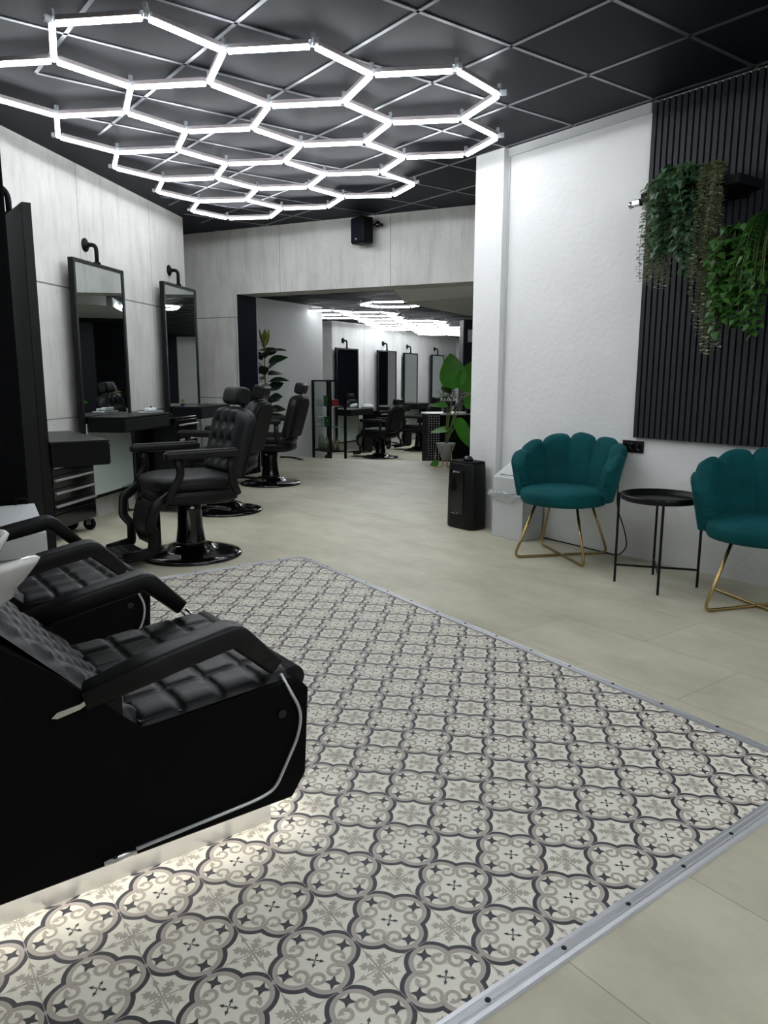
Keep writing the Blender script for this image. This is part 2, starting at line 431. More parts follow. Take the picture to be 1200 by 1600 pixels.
# back room walls
mb = MB(); wallbox(mb, w2(-2.30, 10.1), w2(-1.0, 12.5), -.35, FH, .2, 1)
struct('wall_back_room_near', mb, 'grey_wall')
mb = MB(); A0 = Vector((-1.05, 15.5)); AD = Vector((.492, .8706)); 
def AW(t, off=0, z=0): return w2(A0.x + AD.x*t + AD.y*off, A0.y + AD.y*t - AD.x*off, z)
wallbox(mb, AW(0), AW(2.93), -.35, FH, .3, 1)
mb.mi = 1
for t in (1.25,):
    mb.quad(AW(t, .002, -.35), AW(t+.008, .002, -.35), AW(t+.008, .002, FH), AW(t, .002, FH))
struct('wall_back_room_stations', mb, ['concrete_far', 'joint'])
mb = MB(); wallbox(mb, w2(-1.9, 15.9), AW(0), -.35, FH, .2, 1); struct('wall_back_room_return', mb, 'concrete_far')
C0 = Vector((.16, 18.25)); CD = Vector((.44, .898))
def CW(t, off=0, z=0): return w2(C0.x + CD.x*t + CD.y*off, C0.y + CD.y*t - CD.x*off, z)
mb = MB(); wallbox(mb, CW(-.6), CW(4.3), -.35, FH, .2, 1); struct('wall_back_room_far', mb, 'concrete_far')
mb = MB(); wallbox(mb, CW(4.3), CW(4.3, 4), -.35, FH, .2, 1)
struct('wall_back_room_end', mb, 'grey_wall')
mb = MB(); wallbox(mb, w2(3.2, 11), w2(5.6, 21.5), -.35, FH, .2, -1); struct('wall_back_room_right', mb, 'navy')

# ------------------------------------------------------------------ patterned floor panel
def rug():
    T = .1985
    A = Vector((1.229, 1.315)); ea = Vector((1, .008)); eb = Vector((.034, 1)); TB = .2005
    mb = MB(); b = mb.b
    RC = {'bl': (-1.0, .925), 'br': (2.392, .945), 'tr': (2.545, 4.345), 'tl': (.2, 4.37)}
    poly = [RC['bl'], RC['br'], RC['tr'], RC['tl']]
    z0 = .004
    mb.mi = 0
    mb.prism(poly, 'z', 0.0, z0)
    def P(i, j, x, y, z):                       # cell local coords x,y about medallion centre (unit = one tile)
        q = A + ea*T*(i+x) + eb*TB*(j+y); return (q.x, q.y, z)
    # octofoil outline about the cross centre
    def octo(R):
        n = 96; out = []
        cs = [(0, -.235), (.235, 0), (0, .235), (-.235, 0)]
        for m in range(n):
            a = 2*PI*m/n; dx, dy = math.cos(a), math.sin(a); best = .05
            for x, y in cs:
                bq = x*dx + y*dy; disc = R*R - (x*x + y*y - bq*bq)
                if disc > 0: best = max(best, bq + math.sqrt(disc))
            best = min(best, .499/max(abs(dx), abs(dy)))
            out.append((best*dx, best*dy))
        return out
    def place(shape, mi, z, cx, cy, i, j):
        mb.mi = mi
        vs = [b.verts.new(P(i, j, cx+x, cy+y, z)) for x, y in shape]
        for tri in tessellate_polygon([[Vector((x, y, 0)) for x, y in shape]]):
            f = b.faces.new([vs[q] for q in tri]); f.material_index = mi
    def rota(pts, a):
        c, s_ = math.cos(a), math.sin(a); return [(x*c-y*s_, x*s_+y*c) for x, y in pts]
    def stri(mi, z, cx, cy, i, j, pts, ws):      # ribbon
        mb.mi = mi
        L_, R_ = [], []
        for k, (x, y) in enumerate(pts):
            x0, y0 = pts[max(k-1, 0)]; x1, y1 = pts[min(k+1, len(pts)-1)]
            tx, ty = x1-x0, y1-y0; l = math.hypot(tx, ty); tx /= l; ty /= l; w = ws[k]/2
            L_.append(b.verts.new(P(i, j, cx+x-ty*w, cy+y+tx*w, z))); R_.append(b.verts.new(P(i, j, cx+x+ty*w, cy+y-tx*w, z)))
        for k in range(len(pts)-1):
            f = b.faces.new([R_[k], R_[k+1], L_[k+1], L_[k]]); f.material_index = mi
    O = [octo(R) for R in (.300, .250, .224, .196)]
    # scroll spiral in diagonal coordinates (s towards the corner, t sideways)
    def scroll(sgn):
        c = (.240, .100); pts = []; ws = []
        n = 16
        pts += [(.335, .010), (.305, .010)]; ws += [.034, .038]
        for k in range(n+1):
            a = math.radians(-62 - 330*k/n); r = .084*(1-.46*k/n)
            if k == 0: pass
            pts.append((c[0] + r*math.cos(a), c[1] + r*math.sin(a)*1.0)); ws.append(.038 if k < n-3 else .038+.012*(k-n+3))
        return [(s_, sgn*t) for s_, t in pts], ws
    SC = [scroll(1), scroll(-1)]
    Dm = [(.075, 0), (.022, .020), (.0, .055), (-.022, .022), (-.060, 0), (-.022, -.022), (0, -.055), (.022, -.020)]
    sq = [(.052, .052), (0, .030), (-.052, .052), (-.030, 0), (-.052, -.052), (0, -.030), (.052, -.052), (.030, 0)]
    sq = [(x*1.3, y*1.25) for x, y in sq]
    arm = [(.006, -.006), (.055, -.007), (.052, -.020), (.068, -.018), (.105, 0), (.068, .018), (.052, .020), (.055, .007), (.006, .006)]
    hb = [(.02, .014), (.06, .014), (.066, .050), (.086, .034), (.118, .070), (.118, .034), (.138, .016), (.150, .056), (.172, .040), (.196, .046), (.192, .018), (.236, 0)]
    big = [(x, -y) for x, y in hb] + [(x, y) for x, y in hb[-2::-1]]
    thin = [(.03, -.008), (.20, -.006), (.17, -.035), (.215, -.026), (.27, -.004), (.34, 0), (.27, .004), (.215, .026), (.17, .035), (.20, .006), (.03, .008)]
    dz = .0003
    import itertools
    for i, j in itertools.product(range(-13, 8), range(-4, 18)):
        c = A + ea*T*i + eb*TB*j
        if c.x > 2.8 or c.y > 4.7 or c.y < .65: continue
        if c.x < -.2 and c.y > 2.9: continue
        # cross cell at (.5,.5)
        for n, mi in ((0, 1), (1, 2), (2, 3)):
            ra = [b.verts.new(P(i, j, .5+x, .5+y, z0+dz)) for x, y in O[n]]; rb = [b.verts.new(P(i, j, .5+x, .5+y, z0+dz)) for x, y in O[n+1]]
            for q in range(len(ra)):
                f = b.faces.new([ra[q], ra[(q+1) % len(ra)], rb[(q+1) % len(ra)], rb[q]]); f.material_index = mi
        z = z0 + dz
        for k in range(4):
            for pts, ws in SC:
                q = rota(pts, PI/4 + k*PI/2); stri(3, z + (dz if pts[3][1] > 0 else 2*dz), .5, .5, i, j, q, ws)
            q = [(x+.362, y) for x, y in rota(sq, PI/4*0)]
            place(rota(q, k*PI/2), 1, z + dz, .5, .5, i, j)
            place(rota(arm, PI/4 + k*PI/2), 1, z + dz, .5, .5, i, j)
            place(rota(big, PI/4 + k*PI/2), 3, z, 0, 0, i, j)
            place(rota(thin, k*PI/2), 3, z + dz*1.2, 0, 0, i, j)
        place([(-.019, 0), (0, -.019), (.019, 0), (0, .019)], 3, z + dz*3.6, 0, 0, i, j)
        for cx, cy in ((.5, 0), (0, .5)):
            place([(-.035, 0), (0, -.035), (.035, 0), (0, .035)], 2, z + 2*dz, cx, cy, i, j)
        # fine tile seams through the medallion
        place([(-.5, -.0035), (.5, -.0035), (.5, .0035), (-.5, .0035)], 2, z + dz*2.2, 0, 0, i, j)
        place([(-.0035, -.5), (.0035, -.5), (.0035, .5), (-.0035, .5)], 2, z + dz*2.8, 0, 0, i, j)
    # clip to outline
    for k in range(4):
        p = Vector(poly[k]); q = Vector(poly[(k+1) % 4]); e = (q-p).normalized(); n = Vector((e.y, -e.x, 0))
        bmesh.ops.bisect_plane(b, geom=b.verts[:]+b.edges[:]+b.faces[:], plane_co=(p.x, p.y, 0), plane_no=n, clear_outer=True)
    for f in b.faces:
        f.normal_update()
        if abs(f.normal.z) > .9 and f.normal.z < 0 and f.calc_center_median().z > .001: f.normal_flip()
    o = mb.build('patterned_floor_panel', ['rug_cream', 'rug_dark', 'rug_pink', 'rug_taupe'], fix=False)
    tag(o, 'cream and grey ornamental tile pattern floor panel edged with metal strips', 'patterned floor')
    # metal edge strips with ribs and screws
    def strip(p, q, label, outside, nscrew):
        p = Vector(p); q = Vector(q); d = (q-p); L = d.length; d.normalize()
        n = Vector((d.y, -d.x))*outside
        m = MB()
        prof = [(-.002, .005), (.0, .0085), (.010, .0095), (.012, .0075), (.016, .0075), (.018, .0098), (.026, .0098), (.028, .0075), (.032, .0075), (.034, .0092), (.042, .006), (.046, .0005), (-.002, .0005)]
        A_ = m.ring([(p.x+n.x*a, p.y+n.y*a, c) for a, c in prof]); B_ = m.ring([(q.x+n.x*a, q.y+n.y*a, c) for a, c in prof])
        m.bridge(A_, B_, True, False); m._f(A_[::-1]); m._f(B_)
        o_ = m.build('edge_strip', 'alu'); tag(o_, label, 'floor strip')
        for k in range(nscrew):
            c = p + d*(L*(k+.5)/nscrew) + n*.022
            s_ = MB().lathe([(.006, .0092), (.006, .0112), (.003, .0112)], (c.x, c.y, 0), 12).build('screw', 'screw', o_)
    strip(RC['br'], RC['tr'], 'long ribbed aluminium strip along the right edge of the patterned floor', 1, 15)
    strip((-1.0, RC['bl'][1]), (RC['br'][0]+.04, RC['br'][1]), 'ribbed aluminium strip along the near edge of the patterned floor', 1, 15)
    strip(RC['tr'], RC['tl'], 'thin pale strip along the far edge of the patterned floor', 1, 8)
rug()

# ------------------------------------------------------------------ hexagon ceiling lights
def hexlight(name, label, origin, ang, side, z, cells, tubemat, loc_off=None, maxparts=100):
    t = thing(name, label, 'ceiling light', (origin.x, origin.y, z))
    e1 = Vector((math.cos(ang), math.sin(ang)))*side; e2 = Vector((math.cos(ang+PI/3), math.sin(ang+PI/3)))*side; e3 = e2-e1
    Av = e1+e2; Dv = e2*2-e1
    nodes, edges = {}, {}
    key = lambda p: (round(p.x, 2), round(p.y, 2))
    for a, b in cells:
        P = Av*a + Dv*b
        ring = [P, P+e1, P+Av, P+e2*2, P+e2+e3, P+e3]
        for k in range(6):
            p, q = ring[k], ring[(k+1) % 6]
            nodes.setdefault(key(p), p)
            kk = key((p+q)/2)
            if kk not in edges: edges[kk] = (p, q)
    L = side - .045
    m = MB(); m.mi = 0
    m.tube([(-L/2, 0, -.014), (L/2, 0, -.014)], .0125, 12)
    m.mi = 1
    m.box((0, 0, .006), (L, .034, .022), bevel=.002)
    me = m.mesh('light_tube', [tubemat, 'housing'])
    c = MB(); 
    for k in range(3):
        a = k*2*PI/3; c.box((math.cos(a)*.022, math.sin(a)*.022, .002), (.040, .026, .028), rz=a, bevel=.003)
    c.box((0, 0, .03), (.02, .02, .04))
    cm = c.mesh('connector', 'clear')
    for p, q in edges.values():
        o = bpy.data.objects.new('light_tube', me); COL.objects.link(o); o.parent = t
        o.location = ((p.x+q.x)/2, (p.y+q.y)/2, 0); o.rotation_euler.z = math.atan2(q.y-p.y, q.x-p.x)
    for p in nodes.values():
        deg = [ (e[1]-e[0] if (e[0]-p).length < .02 else e[0]-e[1]) for e in edges.values() if (e[0]-p).length < .02 or (e[1]-p).length < .02]
        o = bpy.data.objects.new('connector', cm); COL.objects.link(o); o.parent = t
        o.location = (p.x, p.y, 0); o.rotation_euler.z = math.atan2(deg[0].y, deg[0].x)
    return t
cells = [(0, 0), (1, 0), (2, 0), (-1, 1), (0, 1), (1, 1), (2, 1), (-1, 2), (0, 2), (1, 2), (-1, 3), (0, 3), (1, 3), (-1, 4), (0, 4), (-1, 5)]
hexlight('hexagon_ceiling_light', 'large honeycomb of glowing white tubes on the dark ceiling of the front room',
         w2(-1.540, 3.8418), math.radians(-7.8044-36.8699), .4574, 2.83, cells, 'tube')
far_cells = [(a + b//2, b) for b in range(0, 8) for a in (-2, -1, 0) if a > -2 or b > 3]
FARLIGHT = hexlight('hexagon_ceiling_light', 'row of bright honeycomb tubes on the low ceiling of the back room',
         w2(-.52, 12.5), math.radians(-7.8-36.87), .4574, 2.23, far_cells, 'far_tube')
hexlight('hexagon_ceiling_light', 'single glowing hexagon just behind the white soffit of the opening',
         w2(-.17, 10.75), math.radians(-7.8-36.87), .4574, 2.23, [(0, 0)], 'far_tube')
hexlight('hexagon_ceiling_light', 'added honeycomb of fill light tubes, unseen behind the camera',
         Vector((1.5, -1.2, 0)), math.radians(-7.8-36.87), .4574, 2.83, [(a-b//2, b) for b in range(-1, 4) for a in (-2, -1, 0, 1)], 'fill_tube')  # added fixture out of view, brightens the near floor

# ------------------------------------------------------------------ mirrors and desks
def mirror_station(label, W, z0, z1, loc, rz, pipe_dir=1, pipe_out=.12, back='black_satin', lower=True):
    """local x along the mirror (centre 0), local -y towards the room; origin on the floor below the glass"""
    t = thing('wall_mirror', label, 'mirror', loc, rz)
    m = MB(); b = .028; D = .045; zc = (z0+z1)/2
    m.box((-W/2+b/2, 0, zc), (b, D, z1-z0)); m.box((W/2-b/2, 0, zc), (b, D, z1-z0))
    m.box((0, 0, z1-b/2), (W-2*b, D, b)); m.box((0, 0, z0+b/2), (W-2*b, D, b))
    m.build('mirror_frame', 'black_satin', t)
    MB().box((0, D/2-.004, zc), (W-.01, .006, z1-z0-.01)).build('back_panel', back, t)
    MB().box((0, -D/2+.012, zc), (W-2*b+.004, .006, z1-z0-2*b+.004)).build('glass', 'mirror', t)
    if lower: MB().box((0, -D/2+.002, z0+b+.30), (W-2*b, .006, .60)).build('lower_panel', 'lower_panel', t)
    m = MB(); hp = z1+.155
    m.tube(fillet([(0, 0, z1-.005), (0, 0, hp), (0, pipe_out, hp)], .09, 8), .017, 12)
    m.lathe([(.028, 0), (.028, .02)], (0, 0, z1-.004), 16)
    m.build('hanging_pipe', 'black_matte', t)
    m = MB(); R = Matrix.Rotation(-PI/2, 3, 'X')
    m.lathe([(.020, -.035), (.024, -.006), (.055, -.004), (.055, .004)], (0, pipe_out, hp), 20, m=R)
    m.build('pipe_flange', 'black_matte', t)
    return t
def desk(label, W, D, ztop, h, loc, rz):
    t = thing('styling_desk', label, 'desk', loc, rz)
    MB().box((0, -D/2, ztop-h/2-.006), (W, D, h-.012), bevel=.003).build('drawer_box', 'black_matte', t)
    MB().box((0, -D/2-.002, ztop-.006), (W+.006, D+.008, .012), bevel=.002).build('desk_top', 'black_satin', t)
    MB().box((0, -D-.004, ztop-h/2-.008), (W-.02, .010, h-.03), bevel=.002).build('drawer_front', 'black_matte', t)
    return t
# left wall stations: the wall direction is local +x, local -y faces the room
mr = LROT
def wall_station(yc, W, lab, dlab, zt, dy=0, dW=.88, z1=2.125):
    mirror_station(lab, W, .20, z1, LW(yc, .10), mr, pipe_out=.095)
    desk(dlab, dW, .31, zt, .125, LW(yc+dy, .135), mr)
wall_station(6.565, .83, 'tall black-framed mirror on the concrete wall above the middle desk, reflecting a potted plant', 'black wall desk under the middle mirror holding clippers', .885, .06)
wall_station(8.215, .84, 'tall black-framed mirror at the far end of the concrete wall', 'black wall desk under the farthest mirror on the concrete wall', .905, .04, z1=2.14)
# nearest mirror, turned away: its face looks along +X, grey back towards us
mirror_station('nearest tall mirror seen from behind with grey back, beside the black partition', .84, .18, 2.12, (1.022, 4.95, 0), PI/2, pipe_out=.17, back='mirror_back')
desk('black desk in front of the nearest mirror above the tool trolley', .86, .32, .85, .145, (1.045, 4.93, 0), PI/2)

# low footrest posts below the desks on the left wall
def foot_post(label, loc):
    t = thing('footrest_post', label, 'footrest', loc, LROT)
    MB().lathe([(.055, 0), (.055, .008), (.018, .014), (.016, .02)], n=20).build('base', 'black_gloss', t)
    MB().lathe([(.014, .01), (.014, .235)], n=14).build('post', 'black_gloss', t)
    MB().box((0, -.02, .245), (.26, .09, .018), bevel=.004).build('foot_plate', 'silver', t)
foot_post('small chrome-topped footrest post under the middle wall desk', LW(6.84, .10))

# clippers and tray on the middle desk
t = thing('hair_clipper_tray', 'silver tray with white hair clippers on the middle wall desk', 'clippers', LW(6.93, .33, .886), LROT)
MB().box((0, 0, .006), (.26, .12, .012), bevel=.003).build('tray', 'silver', t)
MB().box((.02, .01, .030), (.17, .045, .03), bevel=.01).build('clipper', 'white_lacquer', t)
MB().box((-.03, -.03, .025), (.12, .03, .022), bevel=.008).build('clipper', 'white_lacquer', t)
MB().lathe([(.008, .04), (.01, .05), (.006, .058)], (.03, .01, 0), 12).build('switch', 'black_matte', t)
# small leaf sprig on the farthest desk
t = thing('potted_sprig', 'tiny leafy sprig standing on the farthest wall desk beside the mirror', 'plant', LW(7.95, .20, .906))
MB().lathe([(.018, 0), (.022, .03), (.018, .03)], n=12).build('pot', 'pot_black', t)
m = MB()
for k in range(6): m.leaf(Vector((0, 0, .03)), Vector((math.cos(k*1.05)*.6, math.sin(k*1.05)*.6, 1)), Vector((0, 0, 1)), .07, .014)
m.build('leaves', 'leaf_olive', t)

# ------------------------------------------------------------------ tool trolleys
def trolley(label, W, D, z0, z1, loc, rz, nd=4, handles=3, wheels=True):
    t = thing('tool_trolley', label, 'tool trolley', loc, rz)
    MB().box((0, 0, (z0+z1)/2), (W, D, z1-z0), bevel=.006).build('cabinet_body', 'black_gloss', t)
    hh = (z1-z0-.04)/nd
    for k in range(nd):
        zc = z0+.02+hh*(k+.5)
        d = MB().box((0, -D/2-.006, zc), (W-.05, .014, hh-.012), bevel=.003).build('drawer', 'black_gloss', t)
        if k >= nd-handles:
            MB().box((0, -D/2-.022, zc+hh*.12), (W-.07, .022, .016), bevel=.004).build('handle', 'silver', d)
    if wheels:
        for sx in (-1, 1):
            for sy in (-1, 1):
                w = MB(); R = Matrix.Rotation(PI/2, 3, 'Y')
                w.lathe([(.02, -.014), (.045, -.014), (.05, -.008), (.05, .008), (.045, .014), (.02, .014)], (sx*(W/2-.03), sy*(D/2-.05), .05), 24, m=R)
                wo = w.build('wheel', 'black_matte', t)
                f = MB(); f.box((sx*(W/2-.03), sy*(D/2-.05), .092), (.05, .05, .012)); f.box((sx*(W/2-.03)+.018, sy*(D/2-.05), .07), (.004, .035, .05)); f.box((sx*(W/2-.03)-.018, sy*(D/2-.05), .07), (.004, .035, .05))
                f.build('caster_fork', 'silver', wo)
    return t
c = w2(-2.335, 5.66); cc = c - w2(.99, -.141)*.135
trolley('black glossy tool trolley with silver handles under the nearest desk', .62, .25, .105, .62, (cc.x, cc.y, 0), LROT, nd=5, handles=4)
p = LW(7.42, .25); trolley('black tool cabinet with silver handles between the two far wall desks', .50, .42, .09, .83, (p.x, p.y, 0), LROT, nd=5)

# ------------------------------------------------------------------ barber chairs
def barber_chair(label, loc, rz, recline=0):
    t = thing('barber_chair', label, 'barber chair', loc, rz, None)
    # faces local -x
    MB().lathe([(.345, 0), (.345, .012), (.33, .024), (.27, .034), (.20, .042), (.16, .055), (.15, .075), (.10, .085)], n=48).build('base', 'black_gloss', t)
    MB().lathe([(.115, .07), (.098, .11), (.086, .20), (.080, .32), (.082, .40)], n=28).build('pump_column', 'black_gloss', t)
    m = MB(); m.tube(fillet([(.10, .05, .30), (.22, .06, .30), (.34, .07, .27), (.36, .15, .27), (.24, .16, .29), (.10, .10, .30)], .04, 4), .008, 8); m.build('pump_lever', 'black_gloss', t)
    MB().lathe([(.006, 0), (.016, 0), (.016, .01), (.006, .012)], (-.02, -.083, .345), 12, m=Matrix.Rotation(PI/2, 3, 'X')).build('bolt', 'chrome', t)
    def sup(a, rx, ry, e=.62):
        c_, s_ = math.cos(a), math.sin(a); return (math.copysign(abs(c_)**e, c_)*rx, math.copysign(abs(s_)**e, s_)*ry)
    n = 48
    m = MB(); m.loft([[(sup(2*PI*k/n, r_, r_*.96)[0], sup(2*PI*k/n, r_, r_*.96)[1], z) for k in range(n)] for r_, z in ((.26, .385), (.285, .395), (.29, .41), (.29, .475), (.285, .48))])
    m.build('seat_frame', 'black_satin', t)
    m = MB(); rings = []
    for r_, z in ((.27, .476), (.288, .485), (.296, .505), (.295, .535), (.284, .560), (.25, .572), (.15, .579), (.05, .581)):
        ring = []
        for k in range(n):
            x, y = sup(2*PI*k/n, r_, r_*.97); w_ = 1
            if .48 < z < .55: w_ = 1 + .022*abs(math.sin(2*PI*k/n*12))
            ring.append((x*w_, y*w_, z))
        rings.append(ring)
    m.loft(rings); m.build('seat_cushion', 'leather', t)
    # armrests
    for s_ in (-1, 1):
        m = MB()
        m.box((-.03, s_*.315, .722), (.50, .065, .05), bevel=.016)
        m.box((-.03, s_*.315, .745), (.47, .050, .02), bevel=.008)
        ar = m.build('armrest', 'leather', t)
        m = MB()
        m.tube(fillet([(-.20, s_*.315, .71), (-.17, s_*.315, .60), (-.24, s_*.315, .50), (-.27, s_*.315, .42)], .05, 5), .021, 10, flat=(.55, 1.3))
        m.tube(fillet([(.17, s_*.315, .71), (.17, s_*.315, .56), (.22, s_*.30, .44)], .05, 5), .021, 10, flat=(.55, 1.3))
        m.box((-.02, s_*.303, .44), (.46, .02, .05), bevel=.006)
        m.build('arm_bracket', 'black_satin', ar)
    # backrest: tufted cushion on a rounded panel, slightly reclined
    ang = math.radians(15+recline); px, pz = .265, .54
    def BK(x, y, z):      # x = thickness (front negative), z = up the back
        return Vector((px + x*math.cos(ang) + z*math.sin(ang), y, pz - x*math.sin(ang) + z*math.cos(ang)))
    HB, WB = .475, .25
    def outline(tt):      # half width at height tt 0..1
        if tt < .75: return WB*(.90+.10*math.sin(PI*tt/1.5))
        q = (tt-.75)/.25; return WB*(.30+.70*math.sqrt(max(0, 1-q*q)))
    tuft = [(a, b) for b, row in enumerate((.24, .50, .76)) for a in (-.5, 0, .5)]
    def tp(a, b):
        rows = (.22, .48, .74); off = 0 if b % 2 == 0 else 0
        return (a*WB*.95, rows[b]*HB)
    T_ = [tp(a, b) for a, b in tuft]
    def front(i, j):
        tt = j; z = tt*HB; hw = outline(tt); y = (i*2-1)*hw
        e = 1-abs(i*2-1)**6; e2 = 1-abs(tt*2-1)**8
        d = .055*min(1, e*1.3)*min(1, e2*1.3)
        for ty, tz in T_:
            r_ = math.hypot(y-ty, z-tz); d -= .032*math.exp(-(r_/.030)**2)
        # diagonal creases between the buttons
        for ty, tz in T_:
            for dy, dz_ in ((.06, .12), (-.06, .12)):
                l = math.hypot(dy, dz_); qx, qz = (y-ty), (z-tz)
                al = (qx*dy+qz*dz_)/l; pe = abs(qx*dz_-qz*dy)/l
                if -.0 < al < l: d -= .010*math.exp(-(pe/.008)**2)
        return BK(-.03-d, y, z)
    m = MB(); V = m.grid(front, 36, 44)
    def backf(i, j):
        tt = j; return BK(.02, (i*2-1)*outline(tt), tt*HB)
    V2 = m.grid(backf, 36, 44, flip=True)
    for j in range(44):
        m._f([V[0][j], V[0][j+1], V2[0][j+1], V2[0][j]], True); m._f([V[36][j+1], V[36][j], V2[36][j], V2[36][j+1]], True)
    for i in range(36):
        m._f([V[i+1][0], V[i][0], V2[i][0], V2[i+1][0]], True); m._f([V[i][44], V[i+1][44], V2[i+1][44], V2[i][44]], True)
    m.build('backrest', 'leather_soft', t)
    m = MB(); rings = []
    for x, sc in ((.018, .97), (.040, .97), (.052, .90)):
        pts = []
        for k in range(25): tt = k/24; pts.append(BK(x, outline(tt)*sc, HB*(.5+(tt-.5)*sc)))
        for k in range(24, -1, -1): tt = k/24; pts.append(BK(x, -outline(tt)*sc, HB*(.5+(tt-.5)*sc)))
        rings.append(pts)
    m.loft(rings); m.build('back_panel', 'black_matte', t)
    # headrest
    m = MB()
    R = Matrix.Rotation(-ang, 3, 'Y')   # tilt
    hc = BK(-.030, 0, HB+.075)
    rings = []
    for y, sc in ((-.12, .72), (-.115, .92), (-.10, 1), (-.05, .97), (0, .95), (.05, .97), (.10, 1), (.115, .92), (.12, .72)):
        ring = []
        for k in range(20):
            a = 2*PI*k/20; x_, z_ = sup(a, .052*sc, .062*sc, .55); ring.append(hc + Matrix.Rotation(ang, 3, 'Y') @ Vector((x_, y, z_)))
        rings.append(ring)
    m.loft(rings); h_ = m.build('headrest', 'leather', t)
    m = MB(); m.tube([BK(-.01, -.03, HB-.04), BK(-.02, -.03, HB+.06)], .007, 8); m.tube([BK(-.01, .03, HB-.04), BK(-.02, .03, HB+.06)], .007, 8); m.build('headrest_post', 'chrome', h_)
    # footrest
    for s_ in (-1, 1):
        m = MB(); m.tube(fillet([(-.24, s_*.29, .47), (-.35, s_*.29, .40), (-.37, s_*.26, .28), (-.33, s_*.22, .22), (-.34, s_*.20, .10), (-.52, s_*.17, .075)], .018, 3), .028, 8, flat=(.38, 1.25))
        m.build('footrest_arm', 'black_satin', t)
    m = MB(); m.box((-.50, 0, .085), (.30, .34, .018), bevel=.005)
    for k in range(4): m.box((-.42-.05*k, 0, .096), (.012, .24, .008), bevel=.002)
    m.build('foot_plate', 'black_satin', t)
    m = MB(); m.grid(lambda i, j: Vector((-.30-.035*math.sin(PI*j), (i*2-1)*.17, .12+.28*j)), 8, 8); m.grid(lambda i, j: Vector((-.27, (i*2-1)*.17, .12+.28*j)), 2, 2, flip=True)
    m.build('calf_pad', 'leather', t)
    return t
def face(dx, dy):                       # rotation so that local -x points along survey direction (dx,dy)
    d = w2(dx, dy); return math.atan2(-d.y, -d.x)
lw_face = face(-LN.x, -LN.y)
def base(x, y, z=0): p = w2(x, y, z); return (p.x, p.y, p.z)
chA = barber_chair('nearest black barber chair with tufted back, beside the patterned floor', base(-1.33, 5.10), 0.0)
barber_chair('black barber chair just behind the nearest one, its flat back towards the room', base(-1.46, 6.83), lw_face)
barber_chair('farthest black barber chair in the front room, in front of the leafy rubber plant', base(-1.30, 8.60), lw_face)
far_face = face(-AD.y, AD.x)
for (x, y, lab) in ((-.07, 14.75, 'nearest barber chair in the back room, right of the glass cabinet'),
                    (.75, 16.2, 'second barber chair in the back room, left of the studded counter'),
                    (1.42, 17.4, 'farthest barber chair in the back room, behind the counter')):
    dup(chA, base(x, y, -.35), far_face, lab)

